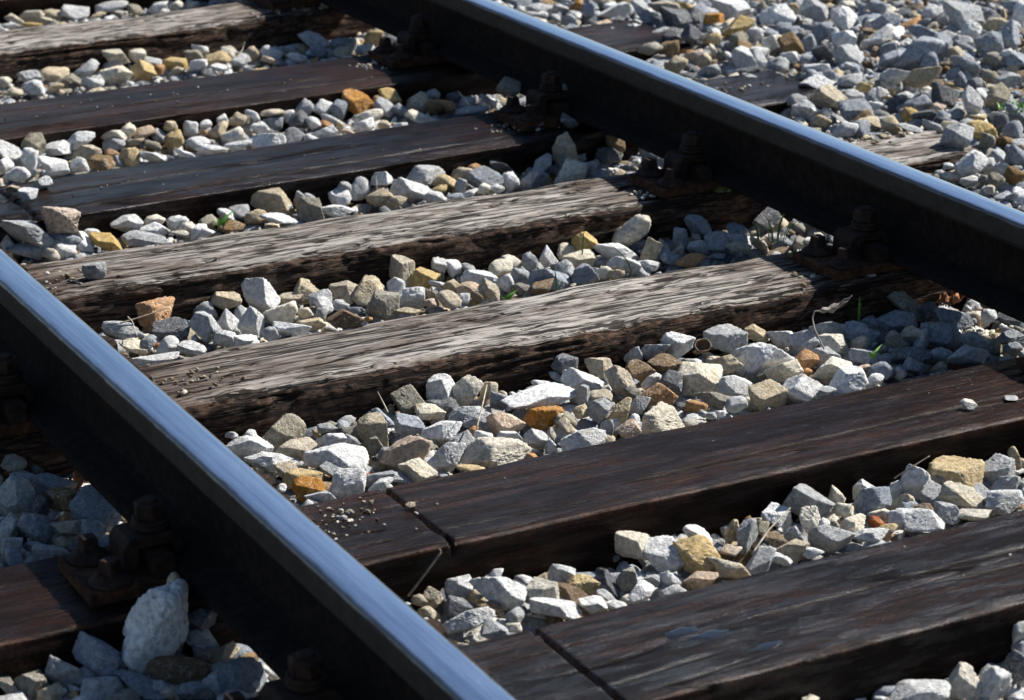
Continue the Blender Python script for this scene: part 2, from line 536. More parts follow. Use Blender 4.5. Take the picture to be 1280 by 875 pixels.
        if idx == 5:
            dull = sstep(0.10, -0.12, X) * sstep(-0.05, 0.02, Y - 0.10 * (X + 0.25)) * 0.9 + 0.40 * sstep(0.1, -0.3, X)
        elif idx == 4:
            dull = 0.15 + 0.40 * sstep(0.3, -0.3, X)
        else:
            dull = 0.1 + 0 * X
    else:
        V_ = Sg + wav
        disp += 0.0016 * noise(X / 0.40, V_ / 0.05, 0.2, sd + 1)
        disp += 0.0007 * noise(X / 0.10, V_ / 0.010, 0.7, sd + 2)
        disp += 0.0004 * noise(X / 0.03, V_ / 0.004, 0.9, sd + 3)
        ed = np.exp(-(np.hypot(Y + w / 2, Z) / 0.014) ** 2)
        disp -= ed * (0.001 + 0.006 * np.clip(noise(X / 0.12, 0.3, 0.1, sd + 6) + noise(X / 0.03, 0.3, 0.1, sd + 16) * 0.4, 0, 1))
        nn = np.abs(noise(X / 0.55, V_ / 0.045, 2.3, sd + 4))
        k = (1 - sstep(0, 0.035, nn)) * sstep(0.0, 0.14, noise(X / 0.3, V_ / 0.08, 8.1, sd + 5)) * 0.8
        disp -= 0.0025 * k
        crk = np.maximum(crk, k)
        lines = {6: [(-0.030, -0.20, 0.9, 0.020)], 7: [(0.015, -0.30, 0.9, 0.02), (-0.022, 0.0, 0.9, 0.01)], 3: [(-0.070, -1.0, 0.6, 0.012), (0.02, -0.8, 0.3, 0.01)],
                 2: [(-0.075, -0.6, 0.7, 0.01), (-0.02, -0.4, 0.5, 0.02)], 0: []}[idx]
        for yl, xa, xb, slope in lines:
            yc = yl + slope * (X - 0.2) + 0.003 * noise(X / 0.12, 0.5, 0.5, sd + 21) + 0.0012 * noise(X / 0.02, 0.5, 0.5, sd + 22)
            g = np.exp(-((Y - yc) / 0.0024) ** 2) * topw * sstep(xa, xa + 0.15, X) * sstep(xb, xb - 0.15, X)
            disp -= 0.004 * g
            g = np.sqrt(g)
            crk = np.maximum(crk, g)
        if idx in (2, 3):     # the worn strip along the near edge
            disp -= 0.010 * sstep(-w / 2 + 0.055, -w / 2 + 0.0, Y) * topw
        cuts = {6: [-0.452], 7: [-0.479], 3: [-0.47]}.get(idx, [])
        for cx in cuts:       # saw cut across the top beside the rail seat
            cc = cx + 0.05 * (Y) * 0 + 0.002 * noise(Y / 0.02, 0.4, 0.4, sd + 30)
            g = np.exp(-((X - cc) / 0.0030) ** 4) * sstep(-0.02, -0.004, Z)
            disp -= 0.008 * g
            crk = np.maximum(crk, g)
        top = topw
    PX = X + 0.0
    PY = Y + NY * disp
    PZ = Z + NZ * disp
    ns = len(s)
    Vv = np.stack([PX, PY, PZ], -1).reshape(-1, 3)
    ids = np.arange(nx * ns).reshape(nx, ns)
    f = np.stack([ids[:-1, :-1], ids[1:, :-1], ids[1:, 1:], ids[:-1, 1:]], -1).reshape(-1, 4)
    faces = [f]
    b = np.stack([ids[:-1, -1], ids[1:, -1], ids[1:, 0], ids[:-1, 0]], -1)
    faces.append(b)
    # end caps as strips of quads between the two sides of the outline
    for ring, flip in ((ids[0], False), (ids[-1], True)):
        h = ns // 2
        a = ring[:h]; c = ring[::-1][:h]
        qd = np.stack([a[:-1], a[1:], c[1:], c[:-1]], -1)
        faces.append(qd[:, ::-1] if flip else qd)
    edge = np.exp(-(np.hypot(Y + w / 2, Z) / 0.006) ** 2)
    return Vv, np.concatenate(faces), dict(crk=crk.ravel(), top=np.clip(top, 0, 1).ravel(), end=endd.ravel(), dull=(np.clip(dull, 0, 1) if grey else np.zeros_like(X)).ravel(), edge=edge.ravel())


for i, (y0, y1, sl, kind, label) in enumerate(SLEEPERS):
    Vv, Ff, at = sleeper_mesh(i, y0, y1, kind)
    LAST = Vv
    o = mesh_obj('sleeper', Vv, Ff, MATS[kind], attrs=at)
    o.location = (0, (y0 + y1) / 2, 0)
    o.rotation_euler = (0, 0, math.atan(sl))
    tag(o, label, 'sleeper', 'wooden sleepers across the track')

# glossy tar spots on the nearest sleeper
tar = NT('wet_tar')
M_TAR = tar.finish((0.006, 0.006, 0.007), 0.2, tar.bump(tar.noise(tar.coords(), 120, 2), 0.12, 0.002), spec=0.7)
near = [o for o in bpy.data.objects if o.name.startswith('sleeper')][-1]
for tx, ty, ra, rb, sd in ((-0.330, 0.016, 0.026, 0.012, 1), (-0.306, -0.008, 0.024, 0.011, 2), (-0.262, -0.060, 0.026, 0.007, 3)):
    V = [(tx, ty, 0.0007)]
    for ring, zz in ((0.45, 0.0007), (0.8, 0.0006), (1.0, -0.0003)):
        for k in range(40):
            a = 2 * math.pi * k / 40
            q = ring * (1 + 0.75 * float(noise(math.cos(a) * 1.6 + sd, math.sin(a) * 1.6, sd * 3.3, 31)) + 0.3 * float(noise(math.cos(a) * 5 + sd, math.sin(a) * 5, sd, 32)))
            V.append((tx + ra * q * math.cos(a), ty + rb * q * math.sin(a), zz))
    F = [(0, 1 + k, 1 + (k + 1) % 40) for k in range(40)]
    for r_ in range(2):
        for k in range(40):
            F.append((1 + r_ * 40 + k, 1 + (r_ + 1) * 40 + k, 1 + (r_ + 1) * 40 + (k + 1) % 40, 1 + r_ * 40 + (k + 1) % 40))
    V = [(x, y, z + float(np.mean(LAST[np.argsort((LAST[:, 0] - tx) ** 2 + (LAST[:, 1] - ty) ** 2 + 9 * np.minimum(LAST[:, 2] + 0.02, 0) ** 2)[:120], 2]))) for x, y, z in V]
    mesh_obj('tar_spot', V, F, M_TAR, near)

# ------------------------------------------------------------------ rails
RX = 0.7425
Z0, ZT = 0.0185, 0.157


def arc(cx, cz, r, a0, a1, n):
    return [(cx + r * math.cos(math.radians(a)), cz + r * math.sin(math.radians(a))) for a in np.linspace(a0, a1, n)]


HH = 0.0270
head_r = [(0.0065, ZT - 0.050), (0.010, ZT - 0.0450)] + [(HH - 0.0005, ZT - 0.036)] + arc(HH - 0.0020, ZT - 0.0335, 0.002, -45, 0, 3) + [(HH - 0.0002, ZT - 0.020)] + \
    arc(HH - 0.0085, ZT - 0.0098, 0.0085, 0, 74, 10) + [(0.015, ZT - 0.0010), (0.008, ZT - 0.0003)]
head = head_r + [(0.0, ZT)] + [(-x, z) for x, z in reversed(head_r)]
foot_r = [(0.0065, Z0 + 0.030), (0.009, Z0 + 0.0245), (0.017, Z0 + 0.0205), (0.056, Z0 + 0.0115), (0.0605, Z0 + 0.009), (0.0605, Z0 + 0.001), (0.0595, Z0)]
YA, YB = -3.2, 7.0
ny = 60


def strip(name, prof, mat, parent, smooth=True):
    ys = np.linspace(YA, YB, ny)
    P = np.array(prof)
    k = len(P)
    V = np.array([(x, y, z) for y in ys for x, z in P])
    ids = np.arange(ny * k).reshape(ny, k)
    f = np.stack([ids[:-1, :-1], ids[1:, :-1], ids[1:, 1:], ids[:-1, 1:]], -1).reshape(-1, 4)
    return mesh_obj(name, V, f, mat, parent, smooth)


for sx, lab in ((-1, 'near steel rail with a polished blue-shining top, crossing the lower left'),
                (1, 'far steel rail with a polished blue-shining top, crossing the upper right')):
    r = empty('rail', (sx * RX, 0, 0))
    tag(r, lab, 'rail', 'steel rails of the track')
    hd = strip('rail_head', head, M_HEAD, r)
    wb = strip('rail_web', [(0.0065, Z0 + 0.030), (0.0062, Z0 + 0.055), (0.0065, ZT - 0.050), (-0.0065, ZT - 0.050), (-0.0062, Z0 + 0.055), (-0.0065, Z0 + 0.030)], M_RAIL, r, False)
    ft = strip('rail_foot', [(-x, z) for x, z in reversed(foot_r)][::-1][::-1] + foot_r, M_RAIL, r, False)

# ------------------------------------------------------------------ rail fastenings
import bmesh


def bm_obj(name, bm, mat, parent, bev=0.0, seg=2, smooth=False):
    if bev:
        bmesh.ops.bevel(bm, geom=[e for e in bm.edges if e.calc_face_angle(0) > 0.6], offset=bev, segments=seg, affect='EDGES', profile=0.6)
    me = bpy.data.meshes.new(name)
    bm.to_mesh(me)
    bm.free()
    me.materials.append(mat)
    if smooth:
        for p in me.polygons: p.use_smooth = True
    o = bpy.data.objects.new(name, me)
    COL.objects.link(o)
    o.parent = parent
    return o


def bm_box(bm, x0, x1, y0, y1, z0, z1, top=1.0):
    cx, cy = (x0 + x1) / 2, (y0 + y1) / 2
    vs = []
    for z, k in ((z0, 1.0), (z1, top)):
        for x, y in ((x0, y0), (x1, y0), (x1, y1), (x0, y1)):
            vs.append(bm.verts.new((cx + (x - cx) * k, cy + (y - cy) * k, z)))
    for f in ((3, 2, 1, 0), (4, 5, 6, 7), (0, 1, 5, 4), (1, 2, 6, 5), (2, 3, 7, 6), (3, 0, 4, 7)):
        bm.faces.new([vs[i] for i in f])


def bm_lathe(bm, cx, cy, prof, n=20, rot=0.0):
    rings = []
    for r, z in prof:
        rings.append([bm.verts.new((cx + r * math.cos(rot + 2 * math.pi * k / n), cy + r * math.sin(rot + 2 * math.pi * k / n), z)) for k in range(n)])
    for a, b in zip(rings[:-1], rings[1:]):
        for k in range(n):
            bm.faces.new((a[k], a[(k + 1) % n], b[(k + 1) % n], b[k]))
    bm.faces.new(rings[0][::-1])
    bm.faces.new(rings[-1])


def clip_shape(bm, s):
    # bridge-shaped clamp: inner toe on the rail foot, arched top, outer leg down to the plate
    prof = [(0.040, 0.0310), (0.052, 0.0295), (0.055, 0.046), (0.097, 0.046), (0.099, 0.0165), (0.117, 0.0165), (0.117, 0.050), (0.109, 0.0605), (0.052, 0.0605), (0.043, 0.052)]
    a = [bm.verts.new((s * x, -0.027, z)) for x, z in prof]
    b = [bm.verts.new((s * x, 0.027, z)) for x, z in prof]
    n = len(prof)
    for k in range(n):
        bm.faces.new((a[k], a[(k + 1) % n], b[(k + 1) % n], b[k]))
    bm.faces.new(a[::-1]); bm.faces.new(b)
    bmesh.ops.recalc_face_normals(bm, faces=bm.faces)


def make_fastening(short=False):
    root = empty('rail_fastening')
    bm = bmesh.new()
    bm_box(bm, -0.172, 0.140 if short else 0.172, -0.060, 0.060, 0.0008, 0.0165)
    bpl = bm_obj('base_plate', bm, M_PLATE, root, 0.002)
    for s in (-1, 1):
        bm = bmesh.new()
        bm_box(bm, *sorted((s * 0.0628, s * 0.0900)), -0.058, 0.058, 0.0168, 0.0425, 0.95)
        bm_obj('rib', bm, M_BOLT, bpl, 0.002)
        bm = bmesh.new()
        clip_shape(bm, s)
        bm_obj('rail_clip', bm, M_BOLT, root, 0.0025)
        bm = bmesh.new()
        bm_lathe(bm, s * 0.0725, 0, [(0.0105, 0.044), (0.0105, 0.0960), (0.0085, 0.0985)], 16)
        bt = bm_obj('clip_bolt', bm, M_BOLT, root, 0, smooth=False)
        bm = bmesh.new()
        bm_lathe(bm, s * 0.0725, 0, [(0.0205, 0.0608), (0.0235, 0.0630), (0.0235, 0.0660), (0.0215, 0.0680), (0.0228, 0.0700), (0.0225, 0.0725), (0.020, 0.0740)], 28)
        bm_obj('washer', bm, M_BOLT, bt)
        bm = bmesh.new()
        bm_lathe(bm, s * 0.0725, 0, [(0.0185, 0.0742), (0.0200, 0.0762), (0.0200, 0.0905), (0.0175, 0.0940)], 6, 0.35)
        bm_obj('nut', bm, M_BOLT, bt, 0.0008, 1)
        so = 0.116 if short and s == 1 else 0.139
        for y in (-0.038, 0.038):
            bm = bmesh.new()
            bm_lathe(bm, s * so, y, [(0.0270, 0.0170), (0.0270, 0.0205), (0.0225, 0.0240), (0.0160, 0.0285), (0.0150, 0.0300)], 26)
            q0 = len(bm.verts)
            bm_box(bm, s * so - 0.0115, s * so + 0.0115, y - 0.0115, y + 0.0115, 0.0290, 0.0470, 0.76)
            bmesh.ops.rotate(bm, cent=(s * so, y, 0), matrix=Matrix.Rotation(0.5 * s + y * 14, 3, 'Z'), verts=list(bm.verts)[q0:])
            bm_obj('coach_screw', bm, M_BOLT, root, 0.0022, 2)
    return root


SNAME = ['dark sleeper at the top edge', 'topmost grey sleeper', 'dull brown sleeper', 'bluish black sleeper', 'upper silvery sleeper',
         'lower silvery sleeper', 'dark sleeper with the long crack', 'nearest sleeper']
SITE = ['', 'top', 'third', 'dark', '', '', '', '']
PROTO = {}
for i, (y0, y1, sl, kind, _) in enumerate(SLEEPERS):
    for sx, rl in ((-1, 'near'), (1, 'far')):
        if (sx == -1 and i in (0, 1, 2, 3)) or i == 0 or (sx == 1 and i == 7):
            continue        # outside the photograph
        if sx not in PROTO:
            f = PROTO[sx] = make_fastening(sx == -1)
        else:
            f = copy_tree(PROTO[sx])
        yy = (y0 + y1) / 2 + sl * sx * RX - 0.006 + {(2, 1): 0.03, (4, 1): -0.03, (5, 1): -0.025, (5, -1): -0.045, (4, -1): -0.03}.get((i, sx), 0)
        f.location = (sx * RX, yy, 0.002 if kind != 'grey' else 0.003)
        f.rotation_euler = (0, 0, math.atan(sl) * 0.5)
        tag(f, 'rusty bolted rail fastening holding the %s rail to the %s' % (rl, SNAME[i]), 'rail fastening', 'rail fastenings with bolts and coach screws')

# ------------------------------------------------------------------ stones


def icosphere(sub):
    bm = bmesh.new()
    bmesh.ops.create_icosphere(bm, subdivisions=sub, radius=1.0)
    V = np.array([v.co[:] for v in bm.verts])
    F = np.array([[v.index for v in f.verts] for f in bm.faces])
    bm.free()
    return V, F


ICO = {k: icosphere(k) for k in (1, 2, 3, 5)}


def rock(seed, sub, sharp=1.0, form='-'):
    rg = np.random.default_rng(seed)
    D, F = ICO[sub]
    n = rg.integers(6, 11)
    N = rg.normal(size=(n, 3)); N /= np.linalg.norm(N, axis=1)[:, None]
    N = np.concatenate([N, -N[:4] + rg.normal(size=(4, 3)) * 0.15])
    N /= np.linalg.norm(N, axis=1)[:, None]
    d = rg.uniform(0.40, 0.86, len(N))
    if form in ('K', 'R'):
        A = np.array([(1, 0, 0), (-1, 0, 0), (0, 1, 0), (0, -1, 0), (0, 0, 1), (0, 0, -1)]) + rg.normal(size=(6, 3)) * 0.16
        A /= np.linalg.norm(A, axis=1)[:, None]
        N = np.concatenate([A, N[:9]])
        d = np.concatenate([rg.uniform(0.62, 0.74, 6), rg.uniform(0.74, 0.95, len(N) - 6)])
    c = D @ N.T
    rr = np.where(c > 0.05, d / np.maximum(c, 0.05), 9.0)
    rr = np.concatenate([rr, np.full((len(D), 1), 1.32)], 1)
    k = 46.0 * sharp
    r = -np.log(np.exp(-k * rr).sum(1)) / k
    P = D * r[:, None]
    if sub >= 3:
        o = rg.uniform(0, 50, 3)
        a = noise(P[:, 0] * 1.7 + o[0], P[:, 1] * 1.7 + o[1], P[:, 2] * 1.7 + o[2], seed)
        b = noise(P[:, 0] * 4.3 + o[1], P[:, 1] * 4.3 + o[2], P[:, 2] * 4.3 + o[0], seed + 1)
        e = noise(P[:, 0] * 10 + o[2], P[:, 1] * 10 + o[0], P[:, 2] * 10 + o[1], seed + 2)
        g = noise(P[:, 0] * 23 + o[2], P[:, 1] * 23 + o[0], P[:, 2] * 23 + o[1], seed + 3)
        chip = -np.clip(np.abs(b) * -1 + 0.06, 0, 1) * 0.8
        P = P * (1 + 0.05 * a + 0.04 * b + chip * 0.8 + 0.06 * e + 0.042 * g)[:, None]
    if form == 'Q':
        pit = sstep(0.10, 0.34, noise(P[:, 0] * 6.5 + 3, P[:, 1] * 6.5, P[:, 2] * 6.5, seed + 7)) + 0.5 * sstep(0.12, 0.35, noise(P[:, 0] * 14 + 3, P[:, 1] * 14, P[:, 2] * 14, seed + 8))
        P = P * (1 - 0.10 * pit + 0.06 * noise(P[:, 0] * 3, P[:, 1] * 3, P[:, 2] * 3, seed + 9))[:, None]
    lo, hi = P.min(0), P.max(0)
    return (P - (lo + hi) / 2) / (hi - lo), F


NP = 44
PROT = [rock(900 + i, 5, [2.0, 3.4, 1.0, 2.6, 1.5][i % 5]) for i in range(NP)]
P3 = [rock(900 + i, 3, [2.0, 3.4, 1.0, 2.6, 1.5][i % 5]) for i in range(NP)]
P2 = [rock(1900 + i, 2, 1.8) for i in range(24)]
P1 = [rock(2900 + i, 1) for i in range(12)]
FORMS = {'K': [], 'R': [], 'Q': []}
for i in range(4):
    FORMS['K'].append(len(PROT)); PROT.append(rock(5000 + i, 5, 1.6, 'K'))
for i in range(4):
    FORMS['R'].append(len(PROT)); PROT.append(rock(5100 + i, 5, 0.38, 'R'))
for i in range(4):
    FORMS['Q'].append(len(PROT)); PROT.append(rock(5200 + i, 5, 0.30, 'Q'))
PMESH = []
for i, (V, F) in enumerate(PROT):
    me = bpy.data.meshes.new('stone')
    fast_mesh(me, V, F)
    me.materials.append(STONE['w'][1])
    me.polygons.foreach_set('use_smooth', np.ones(len(F), bool))
    PMESH.append(me)

